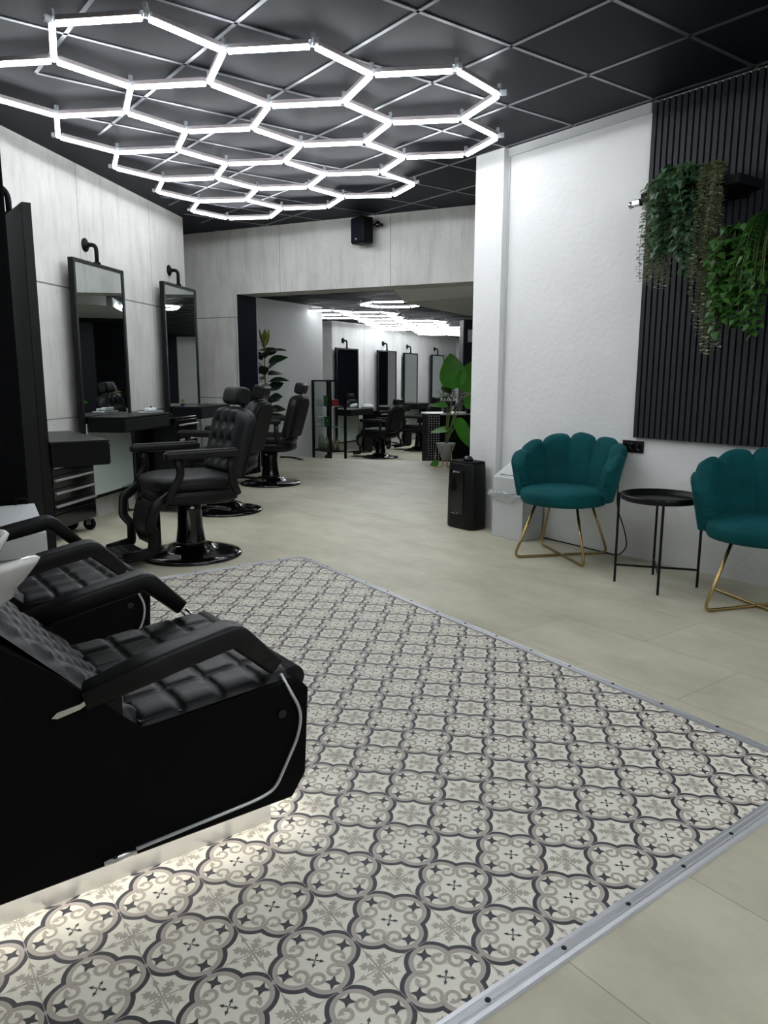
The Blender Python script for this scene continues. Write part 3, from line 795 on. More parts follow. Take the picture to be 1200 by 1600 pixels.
# ------------------------------------------------------------------ shampoo chairs
def quilt(m, f, nu, nv, res, depth, tilt=0):
    def g(i, j):
        a = abs(math.sin(PI*i*nu)); b = abs(math.sin(PI*j*nv)); return f(i, j, depth*(min(1, a*2.2)**.5)*(min(1, b*2.2)**.5))
    return m.grid(g, nu*res, nv*res)
def shampoo_chair(label, dy):
    t = thing('shampoo_chair', label, 'shampoo chair', (.45, 1.97+dy, 0), 0)
    X0, Y0 = .45, 1.97
    P = lambda x, y, z: (x-X0, y-Y0, z)
    def part(m, n, mt, par=None): return m.build(n, mt, par or t)
    y0, y1 = 1.645, 2.295
    side = [(-.30, .10), (.93, .10), (.972, .16), (.985, .40), (.955, .432), (.905, .438), (.77, .425), (.65, .418), (.53, .410), (.43, .52), (.345, .60), (.26, .675), (.15, .735), (.125, .735), (.115, .50), (-.30, .50)]
    m = MB(); m.prism([(a-X0, b) for a, b in side], 'y', y0-Y0, y1-Y0, bevel=.008); part(m, 'chair_body', 'vinyl_side')
    m = MB(); m.box(P(.27, 1.97, .032), (1.262, .50, .064)); part(m, 'plinth', 'plinth')
    m = MB()
    for k in range(30):
        m.box(P(-.24+.040*k, 1.700, .095), (.016, .010, .008)); m.box(P(-.24+.040*k, 2.240, .095), (.016, .010, .008))
    for k in range(12): m.box(P(.922, 1.75+.04*k, .095), (.010, .016, .008))
    part(m, 'light_strip', 'strip')
    # seat cushion
    m = MB()
    def f(i, j, b):
        x = .53 + .425*i; y = y0+.008 + (y1-y0-.016)*j
        edge = min(1, min(j, 1-j)*14)
        z = .412 + .030*i + .012*edge + b - .02*max(0, (i-.93)/.07)
        return Vector(P(x, y, z))
    V = quilt(m, f, 4, 5, 12, .012)
    m.box(P(.745, 1.97, .415), (.42, .62, .02))
    m.tube([P(.955, y0+.03, .425), P(.955, y1-.03, .425)], .034, 14, flat=(1, 1))
    part(m, 'seat_cushion', 'leather')
    # backrest, diamond quilted
    m = MB()
    def fb(i, j):
        x = .53 - .385*i; y = y0+.01 + (y1-y0-.02)*j
        z = .415 + .28*min(1, i/.70)*1.0 + (.09*max(0, (i-.70)/.30))
        nrm = Vector((.57, 0, .82))
        a = (i*6 + j*5.5) * PI; b = (i*6 - j*5.5) * PI
        h = .013*min(1, abs(math.sin(a/1))*1.3)**.6*min(1, abs(math.sin(b/1))*1.3)**.6
        e = min(1, min(j, 1-j)*12)
        return Vector(P(x, y, z)) + nrm*(h*e + .012*e)
    m.grid(fb, 72, 72)
    part(m, 'backrest_cushion', 'leather_soft')
    # arms
    for y in (1.665, 2.285):
        m = MB()
        path = fillet([P(.41, y, .515), P(.60, y, .560), P(.775, y, .592), P(.885, y, .485)], .018, 5)
        rings = []
        N = len(path)
        for k, p in enumerate(path):
            tg = (path[min(k+1, N-1)]-path[max(k-1, 0)]).normalized(); nn = Vector((-tg.z, 0, tg.x))
            s_ = .8 if k in (0, N-1) else 1
            rr = []
            for q in range(20):
                a = 2*PI*q/20; c_, d_ = math.cos(a), math.sin(a)
                rr.append(p + Vector((0, 1, 0))*math.copysign(abs(c_)**.38, c_)*.041*s_ + nn*math.copysign(abs(d_)**.38, d_)*.030*s_)
            rings.append(rr)
        m.loft(rings); a = part(m, 'armrest', 'leather')
        m = MB(); m.box(P(.47, y, .478), (.05, .03, .08)); part(m, 'arm_support', 'black_satin', a)
        if y > 2: m = MB(); m.tube([P(.905, y, .47), P(.955, y-.02, .425)], .005, 8); m.box(P(.87, y, .488), (.12, .02, .006), rot=Matrix.Rotation(.85, 3, 'Y')); part(m, 'arm_strut', 'chrome', a)
    # chrome rod running round the lower front corner
    yy = y0-.010
    m = MB(); m.tube(fillet([P(.905, 1.652, .455), P(.955, yy, .345), P(.945, yy, .28), P(.872, yy, .150), P(.82, yy, .138), P(.44, yy, .122)], .05, 6), .0045, 8)
    part(m, 'release_rod', 'alu')
    m = MB(); m.tube([P(.50, yy-.004, .124), P(.425, yy-.004, .121)], .0085, 10); part(m, 'lever_grip', 'chrome')
    m = MB(); m.prism([(.34-X0, .498), (.352-X0, .508), (.40-X0, .515), (.43-X0, .530), (.435-X0, .522), (.40-X0, .503), (.352-X0, .494)], 'y', y0-.012-Y0, y0-Y0+.004); part(m, 'hinge_plate', 'chrome')
    m = MB(); m.lathe([(.012, -.004), (.012, .004)], P(.90, y0-.002, .35), 14, m=Matrix.Rotation(PI/2, 3, 'X')); part(m, 'bolt', 'black_gloss')
    return t
sc1 = shampoo_chair('nearest black quilted shampoo chair with glowing plinth, in front of its twin', 0)
sc2 = dup(sc1, (.45, 1.97+1.18, 0), 0, 'second black quilted shampoo chair, behind the nearest one and beside the white bin')

# wash basins (each with a neck recess between two horns)
def basin(label, yc):
    t = thing('wash_basin', label, 'wash basin', (.05, yc, 0))
    def rim(a, s, z, dip=1):
        c_, s_ = math.cos(a), math.sin(a)
        x = math.copysign(abs(c_)**.65, c_)*.315*s; y = math.copysign(abs(s_)**.75, s_)*.245*s
        g = math.exp(-((a if a < PI else a-2*PI)/.42)**2) if True else 0
        x += .02*s - g*.15*s*dip
        horn = math.exp(-((abs(a if a < PI else a-2*PI)-.66)/.34)**2)
        x += horn*.045*dip*s
        return (x, y, z - g*.055*dip + horn*.012*dip)
    n = 64
    rings = []
    for s, z, dp in ((.18, .56, 0), (.42, .60, .1), (.70, .675, .5), (.92, .755, .9), (1.0, .795, 1), (1.02, .808, 1), (.985, .815, 1), (.94, .80, 1), (.86, .72, .8), (.66, .66, .4), (.30, .63, 0)):
        rings.append([rim(2*PI*k/n, s, z, dp) for k in range(n)])
    MB().loft(rings).build('bowl', 'ceramic', t)
    MB().lathe([(.12, .502), (.11, .53), (.10, .57)], (-.05, 0, 0), 24).build('pedestal', 'black_satin', t)
    MB().tube(fillet([(-.24, .05, .80), (-.24, .05, .92), (-.12, .05, .92)], .04, 5), .012, 10).build('tap', 'chrome', t)
    return t
b1 = basin('white ceramic wash basin behind the nearest shampoo chair', 1.97)
b2 = dup(b1, (.05, 3.15, 0), 0, 'white ceramic wash basin behind the second shampoo chair')

# ------------------------------------------------------------------ white bins
def bin_(label, loc, rz, bag=False):
    # local: width along x, front at -y
    W, D = .315, .225
    t = thing('waste_bin', label, 'bin', loc, rz)
    MB().box((0, D/2, .17), (W, D, .34), bevel=.004).build('bin_body', 'white_lacquer', t)
    m = MB(); m.prism([(0, .345), (D, .345), (D, .575), (D-.015, .575), (0, .462)], 'x', -W/2, W/2, bevel=.003); l = m.build('bin_lid', 'white_lacquer', t)
    R = Matrix.Rotation(math.atan2(.113, D-.015), 3, 'X')
    MB().box((0, .03, .4805), (W*.72, .004, .003), rot=R).build('flap_gap', 'black_matte', l)
    MB().tube(fillet([(.07, D-.012, .56), (.07, D-.012, .605), (.12, D-.012, .605), (.12, D-.012, .56)], .012, 4), .0045, 8).build('handle', 'black_matte', t)
    if bag:
        m = MB()
        pts = []
        random.seed(3)
        def g(i, j):
            x = -W/2-.025+(W+.05)*i; bul = .012+.018*abs(math.sin(9*i+2*j))*math.sin(PI*j)
            return Vector((x, -bul-.004, .352 - (.035+.032*math.sin(PI*min(1, i*1.1)))*j + .006*math.sin(17*i)))
        m.grid(g, 40, 8)
        m.tube([(-W/2-.012, -.012+.02*math.sin(a), .338+.022*math.cos(a)) for a in [2*PI*k/16 for k in range(16)]], .005, 6, closed=True)
        m.tube([(-W/2-.01+.32*k/14, -.014-.008*math.sin(k*1.7), .352+.004*math.sin(k*2.3)) for k in range(15)], .006, 7)
        m.build('bin_liner', 'plastic_bag', t)
    return t
# right bin: front faces -X
bin_('white bin with plastic liner sticking out, beside the teal chair and humidifier', (4.14, 3.965, 0), -PI/2, True)
bin_('white bin at the left edge beside the black partition', (.70, 3.90, 0), 0)

# ------------------------------------------------------------------ humidifier
t = thing('humidifier', 'black upright humidifier beside the end of the white wall', 'humidifier', (4.195, 4.47, 0))
def hp(a, b, z, e=.45):
    pts = []
    for k in range(40):
        an = 2*PI*k/40; c_, s_ = math.cos(an), math.sin(an)
        pts.append((math.copysign(abs(c_)**e, c_)*a, math.copysign(abs(s_)**e, s_)*b, z))
    return pts
MB().loft([hp(.095, .150, .0), hp(.100, .158, .015), hp(.098, .156, .30), hp(.092, .145, .525), hp(.088, .141, .535)]).build('housing', 'black_satin', t)
MB().loft([hp(.090, .144, .538), hp(.090, .144, .545), hp(.080, .13, .548)]).build('top_cover', 'black_matte', t)
MB().lathe([(.040, .545), (.040, .565), (.026, .585), (.0, .588)], (-.01, -.02, 0), 24).build('mist_nozzle', 'black_gloss', t)
m = MB(); m.box((-.1015, .02, .30), (.004, .165, .36), bevel=.0015); m.build('front_window', 'black_gloss', t)
m = MB(); q = []
for k in range(24):
    a = 2*PI*k/24; r = .036; y_ = math.sin(a)*r; z_ = -math.cos(a)*r
    if z_ > 0: y_ *= max(0, 1-z_/.036)**.5; z_ *= 2.2
    q.append((y_+.045, z_+.34))
m.prism(q, 'x', -.1065, -.1030); m.build('drop_emblem', 'black_paint', t)
m = MB(); m.lathe([(.010, -.002), (.010, .002)], (-.1045, .045, .462), 14, m=Matrix.Rotation(PI/2, 3, 'Y'))
for k in range(5): m.box((-.1045, .026-.011*k, .462), (.003, .007, .010))
for k in range(6): m.box((-.1045, .068-.0085*k, .122), (.003, .005, .006))
m.box((-.1045, .0, .128), (.003, .008, .012))
m.build('badge', 'pot_grey', t)
MB().box((.0, -.158, .14), (.07, .006, .12), bevel=.002).build('side_grille', 'black_gloss', t)

# ------------------------------------------------------------------ teal shell chairs
def shell_chair(label, loc, rz):
    # local -x is the front
    t = thing('shell_chair', label, 'armchair', loc, rz)
    n = 48
    R0 = .275
    rings = []
    for r, z in ((.16, .372), (.235, .372), (.268, .380), (.280, .400), (.282, .440), (.272, .462), (.24, .474), (.12, .480), (.03, .480)):
        rings.append([(r*math.cos(2*PI*k/n)-.01, r*math.sin(2*PI*k/n)*1.03, z) for k in range(n)])
    MB().loft(rings).build('seat', 'teal', t)
    NC = 7; A = math.radians(106); res = 12; NU = NC*res; NV = 22
    def height(u):            # u -1..1
        base_ = .830 - .175*abs(u)**1.9
        c = (u+1)/2*NC; fr = c-math.floor(c)
        if u >= 1: fr = 0
        return base_ - .042*(1-math.sqrt(max(0, 1-(2*fr-1)**2)))
    def surf(u, v, out):
        a = A*u
        c = (u+1)/2*NC; fr = c-math.floor(c)
        zt = height(u); z0 = .405 if out else .455
        z = z0 + (zt-z0)*v
        bulge = .020*math.sqrt(max(0, 1-(2*fr-1)**2))
        flare = .045 + .105*(z-.40)/.40 if z > .4 else .045
        flare *= (1-.25*abs(u))
        r = R0 - .045 + flare
        edge = math.sqrt(max(0, 1-max(0, (v-.86)/.14)**2)) ; sideedge = math.sqrt(max(0, 1-max(0, (abs(u)-.955)/.045)**2))
        th = .036*edge*sideedge
        k = (r + .012 + th + bulge*.35*edge) if out else (r + .012 - th - bulge*1.1*edge*sideedge)
        return Vector((math.cos(a)*k + .0, math.sin(a)*k*1.02, z))
    m = MB()
    V = m.grid(lambda i, j: surf(2*i-1, j, False), NU, NV); W = m.grid(lambda i, j: surf(2*i-1, j, True), NU, NV, flip=True)
    for i in range(NU):
        m._f([V[i][NV], V[i+1][NV], W[i+1][NV], W[i][NV]], True); m._f([V[i+1][0], V[i][0], W[i][0], W[i+1][0]], True)
    for j in range(NV):
        m._f([V[0][j], V[0][j+1], W[0][j+1], W[0][j]], True); m._f([V[NU][j+1], V[NU][j], W[NU][j], W[NU][j+1]], True)
    m.build('shell_backrest', 'teal', t)
    for k in range(2):
        a = math.radians(45+90*k + 0)
        c_, s_ = math.cos(a), math.sin(a)
        m = MB(); rr, tt = .345, .20
        m.tube(fillet([(c_*tt, s_*tt, .378), (c_*rr, s_*rr, .010), (-c_*rr, -s_*rr, .010+.0), (-c_*tt, -s_*tt, .378)], .05, 6), .009, 12)
        m.build('leg_frame', 'gold', t)
    return t
CH = (4.03, 3.335)
ch = shell_chair('teal velvet shell armchair on gold legs, beside the white bin', (CH[0], CH[1], 0), math.radians(20-0))
dup(ch, (3.96, 1.93, 0), math.radians(25), 'teal velvet shell armchair on gold legs at the right edge, beside the black side table')

# ------------------------------------------------------------------ side table
t = thing('side_table', 'round black metal tray table between the two teal chairs', 'side table', (3.915, 2.525, 0), math.radians(-8))
m = MB(); m.lathe([(.02, .505), (.205, .505), (.222, .512), (.226, .545), (.220, .545), (.214, .517), (.20, .512), (.02, .512)], n=64); m.build('tray', 'black_satin', t)
for k in range(4):
    a = PI/4+k*PI/2; x, y = math.cos(a)*.232, math.sin(a)*.232
    MB().box((x, y, .2725), (.014, .014, .545), rz=a).build('leg', 'black_satin', t)
m = MB(); m.box((0, 0, .105), (.46, .008, .012), rz=PI/4); m.box((0, 0, .105), (.46, .008, .012), rz=-PI/4); m.build('cross_brace', 'black_satin', t)

# ------------------------------------------------------------------ slatted wall panel
t = thing('slat_wall_panel', 'dark grey vertical slat panel mounted on the white wall', 'wall panel', (WU, 3.05, .82))
y_start, y_end, pz0, pz1 = 0.0, -2.45, 0.0, 2.065
MB().box((-.006, (y_start+y_end)/2, (pz0+pz1)/2), (.010, abs(y_end), pz1)).build('felt_backing', 'felt', t)
m = MB(); pitch = .0415; k = 0
while -pitch*k > y_end+.03:
    yc = -pitch*k-.0145; m.box((-.021, yc, pz1/2), (.020, .0285, pz1)); k += 1
sl = m.build('slats', 'slat', t)
for y_, z_ in ((-.12, 1.98), (-.05, .03), (-.62, .06), (-.86, .12), (-.70, 1.95)):
    MB().lathe([(.004, -.002), (.004, .002)], (-.032, y_, z_), 10, m=Matrix.Rotation(PI/2, 3, 'Y')).build('screw', 'chrome', sl)

def shelf(label, y0, y1, z):
    o = thing('wall_shelf', label, 'shelf', (4.36, (y0+y1)/2, z))
    MB().box((-.12, 0, 0), (.24, abs(y1-y0), .05), bevel=.003).build('shelf_board', 'black_matte', o)
    MB().box((-.006, 0, -.04), (.012, abs(y1-y0)*.8, .03)).build('bracket', 'black_satin', o)
    return o
shelf('upper small black shelf on the slat panel carrying trailing plants', 2.93, 2.315, 2.275)
shelf('lower black shelf on the slat panel at the right edge carrying trailing plants', 2.56, 1.70, 1.86)
t = thing('clip_spotlight', 'small silver clip at the left end of the upper plant shelf', 'clip', (4.17, 3.015, 2.262))
MB().box((0, -.03, 0), (.045, .06, .04), bevel=.008).build('clip_body', 'chrome', t)
MB().lathe([(.016, 0), (.022, .02), (.0, .022)], (0, .0, -.005), 14, m=Matrix.Rotation(-PI/2, 3, 'X')).build('clip_head', 'chrome', t)

# trailing plants
def garland(label, cat, x, y, z, W, L, style, seed, strands, leafmat, name='trailing_plant'):
    rnd = random.Random(seed)
    t = thing(name, label, cat, (x, y, z))
    m = MB(); st = MB()
    if style == 'string':
        for s in range(strands):
            yy = rnd.uniform(-W/2, W/2); xx = rnd.uniform(-.10, .02); ll = L*rnd.uniform(.55, 1.0)
            pts = []; px, py, pz = xx+.08, yy*.6, .03
            n = int(ll/.018)
            ph = rnd.uniform(0, 6)
            for k in range(n+6):
                if k < 6: q = Vector((xx+.10-.016*k*1.2, yy*(.5+.08*k), .02+.055*math.sin(PI*k/6)))
                else:
                    dd = (k-6)*.018; q = Vector((xx-.015+.014*math.sin(ph+dd*9), yy+.016*math.sin(ph*2+dd*7), .01-dd))
                pts.append(q)
            st.tube(pts, .0015, 4)
            for k, q in enumerate(pts):
                for sgn in (-1, 1):
                    a = rnd.uniform(-.8, .8) + k*1.3
                    d = Vector((math.cos(a)*sgn*.8-.2, math.sin(a)*sgn, rnd.uniform(-.25, .35)))
                    m.leaf(q, d, Vector((0, 0, 1)), rnd.uniform(.024, .036), rnd.uniform(.018, .026), .2, .2, 3)
    elif style == 'ivy':
        def shp(tt): return [0.25, 1.0, .62, .42, 0][min(4, int(tt*4+.01))]
        for s in range(strands):
            yy = rnd.uniform(-W/2, W/2); xx = rnd.uniform(-.12, .0); ll = L*rnd.uniform(.4, 1.0); ph = rnd.uniform(0, 6)
            pts = []
            n = int(ll/.035)+5
            for k in range(n):
                if k < 4: q = Vector((xx+.10-.03*k, yy*(.5+.12*k), .02+.07*math.sin(PI*k/5)))
                else: dd = (k-4)*.035; q = Vector((xx-.02+.03*math.sin(ph+dd*8), yy+.03*math.sin(ph*1.7+dd*6), .02-dd))
                pts.append(q)
            st.tube(pts, .0018, 4)
            for q in pts:
                for _ in range(2):
                    d = Vector((rnd.uniform(-1, .1), rnd.uniform(-1, 1), rnd.uniform(-.9, .3)))
                    m.leaf(q + Vector((rnd.uniform(-.02, .01), rnd.uniform(-.02, .02), 0)), d, Vector((-.6, 0, .8)), rnd.uniform(.034, .050), rnd.uniform(.034, .050), .15, .25, 4, shp)
    elif style == 'fern':
        for s in range(strands):
            a0 = rnd.uniform(-1.3, 1.3); ll = L*rnd.uniform(.6, 1); n = 26; pts = []
            dx, dy = -math.cos(a0), math.sin(a0)
            for k in range(n):
                tt = k/(n-1); rr = ll*.55*math.sin(tt*1.5); q = Vector((dx*rr*.6, dy*rr*.8, .05+.13*math.sin(tt*2.4) - ll*.85*tt**1.8)); pts.append(q)
            st.tube(pts, .0018, 4)
            for k in range(2, n):
                tg = (pts[k]-pts[k-1]).normalized(); sd = tg.cross(Vector((0, 0, 1)));
                if sd.length < .01: sd = Vector((dy, -dx, 0))
                sd.normalize(); w_ = .055*math.sin(PI*k/n)+.01
                for sg in (-1, 1): m.leaf(pts[k], sd*sg + tg*.35, Vector((0, 0, 1)), w_, .010, .1, .15, 2)
    m.build('leaves', leafmat, t, fix=False); st.build('stems', 'stem', t)
    MB().lathe([(.045, -.0), (.055, .05), (.05, .06)], (.06, 0, 0), 16).build('pot', 'pot_black', t)
    return t
garland('sage green string plant trailing from the left of the upper shelf', 'trailing plant', 4.17, 2.80, 2.30, .18, .60, 'string', 1, 26, 'leaf_sage')
garland('dark ivy trailing from the middle of the upper shelf', 'ivy', 4.17, 2.68, 2.31, .20, .56, 'ivy', 2, 30, 'leaf_ivy')
garland('sage green string plant trailing from the right end of the upper shelf', 'trailing plant', 4.16, 2.49, 2.31, .13, .66, 'string', 3, 22, 'leaf_sage')
garland('long sage green string plant trailing from the left of the lower shelf', 'trailing plant', 4.15, 2.42, 1.90, .15, .60, 'string', 4, 22, 'leaf_sage')
garland('green ivy trailing from the lower shelf down beside the string plant', 'ivy', 4.17, 2.25, 1.93, .26, .52, 'ivy', 5, 36, 'leaf_bright')
garland('fern with arching fronds on the lower shelf at the right edge', 'fern', 4.14, 2.10, 1.97, .3, .52, 'fern', 6, 46, 'leaf_fern', 'fern')

# ------------------------------------------------------------------ socket and cable
t = thing('wall_socket', 'black triple socket on the white wall below the slat panel', 'socket', (WU, 3.062, .757))
MB().box((-.005, 0, 0), (.010, .165, .080), bevel=.003).build('socket_plate', 'socket', t)
for k in (-1, 0, 1):
    MB().lathe([(.021, -.008), (.021, .006), (.017, .006), (.017, 0)], (-.012, k*.052, 0), 20, m=Matrix.Rotation(-PI/2, 3, 'Y')).build('outlet', 'black_gloss', t)
m = MB(); m.tube(fillet([(WU-.02, 3.13, .745), (WU-.03, 3.14, .60), (WU-.025, 3.15, .33), (WU-.05, 3.06, .20), (WU-.06, 3.02, .08), (WU-.07, 3.08, .008), (WU-.05, 3.25, .006), (WU-.03, 3.45, .006), (WU-.02, 3.80, .006), (WU-.02, 4.2, .006)], .08, 6), .004, 8)
o = m.build('power_cable', 'black_matte'); tag(o, 'thin black cable running from the socket down to the floor behind the teal chair', 'cable')

# ------------------------------------------------------------------ wall speaker
sp = B1 + bd*0; spd = w2(-.115, 8.49)
t = thing('wall_speaker', 'small black loudspeaker on the concrete lintel above the opening', 'speaker', (spd.x, spd.y, 2.59), math.atan2(bd.y, bd.x)+math.radians(-24))
m = MB(); m.box((0, -.16, .135), (.21, .15, .27), bevel=.022); m.build('cabinet', 'black_matte', t)
m = MB(); m.box((0, -.238, .135), (.18, .008, .24), bevel=.003); m.build('grille', 'navy', t)
m = MB(); m.box((0, -.243, .045), (.03, .002, .012)); m.build('badge', 'silver', t)
m = MB(); m.lathe([(.022, -.03), (.03, 0), (.022, .03)], (.14, -.06, .19), 16); m.box((.10, -.08, .19), (.07, .02, .02)); m.box((.14, -.03, .19), (.03, .06, .03)); m.build('wall_bracket', 'black_gloss', t)
MB().tube([(0, -.15, .265), (0, -.12, .31)], .003, 6).build('wire', 'silver', t)

# ------------------------------------------------------------------ back room furniture
def far_station(fn, rot, tt, W, lab, dlab):
    p = fn(tt, .10, -.35); mirror_station(lab, W, .20, 2.12, (p.x, p.y, p.z), rot, pipe_out=.095)
    p = fn(tt, .135, -.35); desk(dlab, .9, .33, .90, .125, (p.x, p.y, p.z), rot)
ar = math.atan2(w2(*AD).y, w2(*AD).x); cr = math.atan2(w2(*CD).y, w2(*CD).x)
far_station(AW, ar, .40, .84, 'first mirror on the back room wall, right behind the glass cabinet', 'desk below the first back room mirror behind the glass cabinet')
far_station(AW, ar, 2.07, .84, 'second mirror on the back room wall, right of the one behind the cabinet', 'desk below the second back room mirror')
far_station(CW, cr, .90, .80, 'third mirror in the back room, half hidden by the wall corner', 'desk below the third back room mirror')
far_station(CW, cr, 2.66, .84, 'last mirror in the back room, just left of the big banana leaf', 'desk below the last back room mirror')
p = AW(1.2, .35, -.35); trolley('black tool trolley in the back room between the first two mirrors', .5, .42, .09, .84, tuple(p), ar, nd=5)
p = CW(1.78, .26, -.35); trolley('black tool trolley in the back room between the third and last mirrors', .5, .40, .09, .84, tuple(p), cr, nd=5)
p = AW(.95, .26, .552); t = thing('towel_pile', 'white cloth and clippers on the first back room desk', 'towel', tuple(p), ar)
MB().lathe([(.11, 0), (.12, .03), (.08, .07), (.02, .085)], n=20, sx=1.3).build('cloth', 'white_lacquer', t)

# glass display cabinet (corner towards the camera)
FC = w2(-.835, 11.78)
CWd, CDp, CHt = .28, .50, 1.50
t = thing('display_cabinet', 'black-framed glass display cabinet with bottles, at the edge of the back room', 'display cabinet', (FC.x, FC.y, -.35))
m = MB(); r = .016
for x in (0, CWd):
    for y in (0, CDp): m.box((x, y, CHt/2), (r*2, r*2, CHt))
for z in (.40, CHt-.01):
    m.box((CWd/2, 0, z), (CWd, .025, .025)); m.box((CWd/2, CDp, z), (CWd, .025, .025)); m.box((0, CDp/2, z), (.025, CDp, .025)); m.box((CWd, CDp/2, z), (.025, CDp, .025))
m.build('cabinet_frame', 'black_satin', t)
for z, n_ in ((.41, 'cabinet_floor'), (.78, 'shelf'), (1.10, 'shelf')):
    MB().box((CWd/2, CDp/2, z), (CWd-.03, CDp-.03, .008)).build(n_, 'glass' if n_ == 'shelf' else 'black_satin', t)
MB().box((0, CDp/2, .95), (.003, CDp-.03, 1.06)).build('glass_pane', 'glass', t)
MB().box((CWd/2, 0, .95), (CWd-.03, .003, 1.06)).build('glass_pane', 'glass', t)
MB().box((CWd/2, CDp-.004, .95), (CWd-.03, .003, 1.06)).build('glass_pane', 'glass', t)
def bottle(x, y, z, h, r_, mt, lab, group):
    m = MB(); m.lathe([(r_, 0), (r_, h*.68), (r_*.5, h*.80), (r_*.38, h*.84), (r_*.38, h), (r_*.2, h)], n=14)
    o = m.build('bottle', mt, loc=(FC.x+x, FC.y+y, -.35+z)); tag(o, lab, 'bottle', group)
for k in range(3): bottle(.07, .42-.10*k, .414, .23, .030, 'white_bottle', ('leftmost', 'middle', 'rightmost')[k] + ' of the three pale green bottles on the cabinet floor', 'pale green bottles in the display cabinet')
for k in range(2): bottle(.11+.08*k, .08, .414, .21, .028, 'tan_bottle', ('left', 'right')[k] + ' one of the two tan bottles on the cabinet floor', 'tan bottles in the display cabinet')
def pack(x, y, z, d, mt, lab, grp=None):
    o = MB().box((0, 0, d[2]/2), d, bevel=.004).build('product_box', mt, loc=(FC.x+x, FC.y+y, -.35+z)); tag(o, lab, 'box', grp)
for k in range(3): pack(.07, .38, .784+.052*k, (.09, .13, .045), 'white_box', ('bottom', 'middle', 'top')[k] + ' white box of the short stack on the middle cabinet shelf', 'stacked white boxes in the cabinet')
pack(.07, .20, .784, (.06, .08, .15), 'green_box', 'tall green package on the middle cabinet shelf')
pack(.07, .24, 1.104, (.05, .05, .16), 'green_box', 'tall green package on the top cabinet shelf')
pack(.12, .07, 1.104, (.13, .07, .10), 'red_box', 'red package on the top cabinet shelf at the front corner')
pack(.07, .40, 1.104, (.05, .12, .10), 'mirror_back', 'dark grey package on the top cabinet shelf at the left')
t2 = thing('small_potted_plant', 'small green plant on the floor underneath the glass display cabinet', 'plant', (FC.x+.10, FC.y+.25, -.35))
MB().lathe([(.05, 0), (.065, .22), (.055, .22)], n=16).build('pot', 'pot_black', t2)
m = MB(); rnd = random.Random(4)
for k in range(60):
    a = rnd.uniform(0, 6.28); m.leaf(Vector((rnd.uniform(-.03, .03), rnd.uniform(-.03, .03), .22+rnd.uniform(0, .08))), Vector((math.cos(a), math.sin(a), rnd.uniform(0, 1))), Vector((0, 0, 1)), .07, .04)
m.build('leaves', 'leaf_fern', t2, fix=False)

# reception counter with studded side
RC_ = w2(.73, 11.62)
t = thing('reception_counter', 'black counter with studded metal side panel and white top, below the banana plant', 'counter', (RC_.x, RC_.y, -.35), math.radians(-22))
MB().box((.45, .28, .49), (.86, .54, .98)).build('counter_body', 'black_matte', t)
MB().box((.45, .28, .992), (.90, .58, .024)).build('counter_top', 'white_lacquer', t)
m = MB(); m.box((0.02, -.02, .50), (.20, .03, 1.0)); pn = m.build('side_panel', 'screw', t)
m = MB()
for i in range(5):
    for j in range(26):
        x = -.06+.04*i; z = .03+.0375*j; s_ = .012; yy = -.036
        cvs = [(x-s_, yy, z), (x, yy, z-s_*1.3), (x+s_, yy, z), (x, yy, z+s_*1.3)]
        for a, b in zip(cvs, cvs[1:]+cvs[:1]): m.quad(a, b, (x, yy-.010, z))
m.build('studs', 'silver', pn)

# tall black unit at the right of the back room with a small framed notice
p = w2(1.30, 12.80); t = thing('tall_cabinet', 'tall black slatted cabinet at the right of the opening behind the banana plant', 'cabinet', (p.x, p.y, -.35), math.radians(-30))
m = MB(); m.box((.60, .15, 1.24), (1.20, .3, 2.48))
for k in range(16): m.box((.03+.075*k, -.008, 1.24), (.05, .016, 2.46))
m.build('cabinet_body', 'slat', t)
MB().box((.12, -.028, 2.22), (.10, .01, .20)).build('notice_frame', 'white_box', t)

def bush(label, loc, n, r, mt, seed, cat='plant', name='potted_bush'):
    t = thing(name, label, cat, loc); rnd = random.Random(seed)
    MB().lathe([(.06, 0), (.08, .14), (.075, .15), (.065, .14)], n=18).build('pot', 'pot_black', t)
    m = MB()
    for k in range(n):
        a = rnd.uniform(0, 6.283); e = rnd.uniform(-.3, 1.5); q = r*rnd.uniform(.3, 1)
        d = Vector((math.cos(a)*math.cos(e), math.sin(a)*math.cos(e), math.sin(e)))
        m.leaf(Vector((0, 0, .15+r*.7)) + d*q*.8, d + Vector((0, 0, rnd.uniform(-.4, .4))), Vector((0, 0, 1)), .07, .045, .2, .2, 3)
    m.build('leaves' if cat == 'plant' else 'blossoms', mt, t, fix=False)
    s_ = MB()
    for k in range(5): s_.tube([(0, 0, .13), (math.cos(k*1.26)*.05, math.sin(k*1.26)*.05, .15+r*.7)], .004, 5)
    s_.build('stems', 'stem', t)
q = w2(.98, 11.92); bush('round leafy potted bush standing on the counter behind the banana leaves', (q.x, q.y, .655), 220, .17, 'leaf_bright', 21)
q = w2(1.32, 11.75); bush('bunch of cream flowers in a black pot on the counter', (q.x, q.y, .655), 260, .14, 'flower', 22, 'flowers', 'flower_pot')

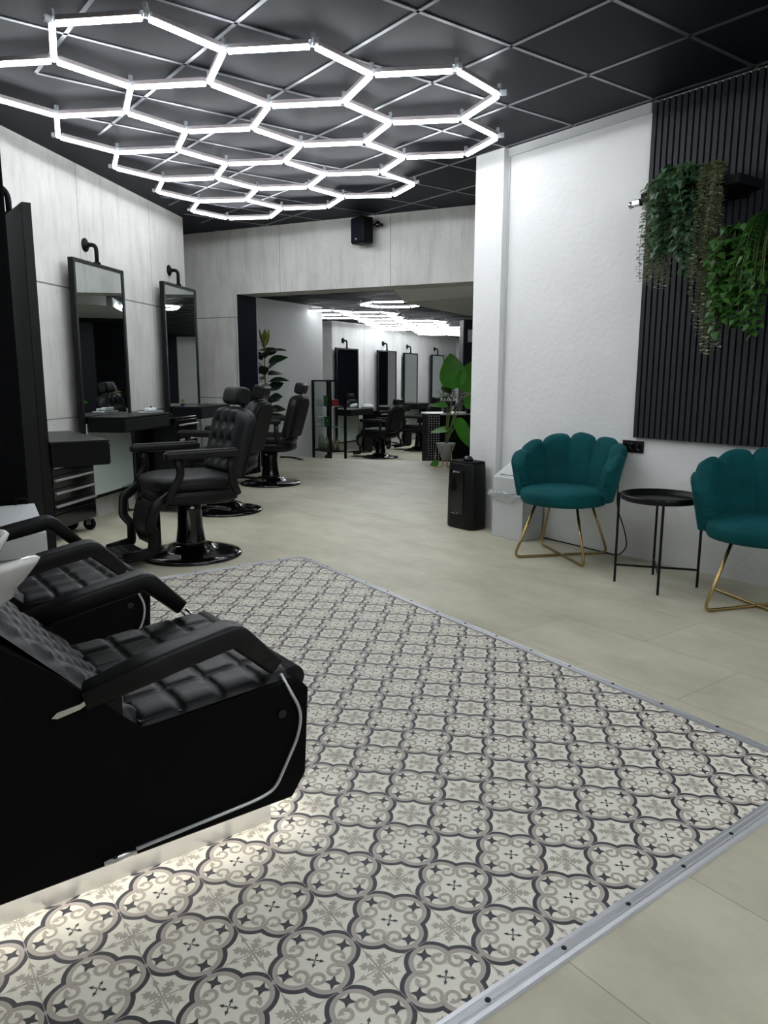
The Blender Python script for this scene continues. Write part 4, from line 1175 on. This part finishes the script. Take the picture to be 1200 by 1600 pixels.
# ------------------------------------------------------------------ big plants
def rubber_plant(label, loc, htop):
    t = thing('rubber_plant', label, 'plant', loc)
    MB().lathe([(.12, 0), (.16, .28), (.15, .30), (.14, .28)], n=24).build('pot', 'pot_black', t)
    m = MB(); m.tube([(0, 0, .26), (.01, .01, .8), (-.01, 0, 1.3), (0, 0, htop-.25)], [.014, .012, .009, .006], 8); m.build('trunk', 'stem', t)
    rnd = random.Random(11); m = MB(); tp_ = MB()
    n = 34
    for k in range(n):
        z = .60 + (htop-.32-.55)*(k/n); a = k*2.39996
        d = Vector((math.cos(a), math.sin(a), rnd.uniform(.15, .9)))
        L = rnd.uniform(.24, .33)
        m.leaf(Vector((0, 0, z)) + d*.04, d, Vector((rnd.uniform(-.6,.6), rnd.uniform(-.9,0), 1)), L, .15, .15, .25, 7)
    for k in range(3):
        a = 1+k*2.1; tp_.leaf(Vector((0, 0, htop-.27)), Vector((math.cos(a)*.3, math.sin(a)*.3, 1)), Vector((math.cos(a), math.sin(a), 0)), .26, .095, .25, .0, 7)
    m.build('leaves', 'leaf_dark', t, fix=False); tp_.build('young_leaves', 'leaf_olive', t, fix=False)
rubber_plant('tall dark-leaved rubber plant beside the navy opening', base(-1.60, 10.35), 1.86)
def banana_plant(label, loc):
    t = thing('banana_plant', label, 'plant', loc)
    MB().lathe([(.05, .10), (.13, .32), (.135, .33), (.12, .33)], n=24).build('pot', 'pot_grey', t)
    m = MB()
    for k in range(3):
        a = k*2*PI/3+.4; c_, s_ = math.cos(a), math.sin(a)
        m.tube(fillet([(c_*.13, s_*.13, .30), (c_*.15, s_*.15, .008), (c_*.03, s_*.03, .008), (c_*.05, s_*.05, .12)], .03, 5), .006, 8)
    m.build('plant_stand', 'gold', t)
    r = Vector((.8, -.6, 0))     # towards the right of the photo
    f = Vector((-.6, -.8, 0))    # towards the camera
    st = MB(); lf = MB()
    def sh(tt): return math.sin(PI*min(1, tt)**.62)**.7 if 0 < tt < 1 else 0
    for top, ld, up, L, W in (
        ((.10, 1.05), r*-.12+Vector((0, 0, 1)), f, .50, .36), ((.24, 1.00), r*.25+Vector((0, 0, 1)), f, .46, .34),
        ((.02, .83), r*-1+Vector((0, 0, .05)), f*.5+Vector((0, 0, 1)), .24, .15), ((.22, .86), r*.8+Vector((0, 0, .15)), f, .30, .18),
        ((.12, .66), r*.75+Vector((0, 0, -.9)), f, .36, .17), ((.06, .52), r*-1+Vector((0, 0, -.12)), Vector((0, 0, 1))+f*.6, .27, .14),
        ((.16, .60), r*.5+Vector((0, 0, -1)), f, .34, .15)):
        tp_ = r*top[0] + Vector((0, 0, top[1]))
        st.tube([(0, 0, .30), tuple(r*top[0]*.45+Vector((0, 0, .3+(top[1]-.3)*.6))), tuple(tp_)], [.014, .010, .006], 8)
        lf.leaf(tp_, ld, up, L, W, .12, .06, 12, sh)
    lf.leaf(r*-.10 + Vector((0, 0, -.0+.09)) + f*.12, r*-.7+Vector((0, 0, -.3)), f, .13, .09, .12, .0, 8, sh)
    st.tube([tuple(f*.02+Vector((0, 0, .31))), tuple(r*-.06+f*.14+Vector((0, 0, .28))), tuple(r*-.10+f*.12+Vector((0, 0, .09)))], .004, 6)
    st.build('stalks', 'stem', t); lf.build('leaves', 'leaf_banana', t, fix=False)
banana_plant('big-leaved banana plant in grey pot on gold stand behind the humidifier', base(.83, 10.2))
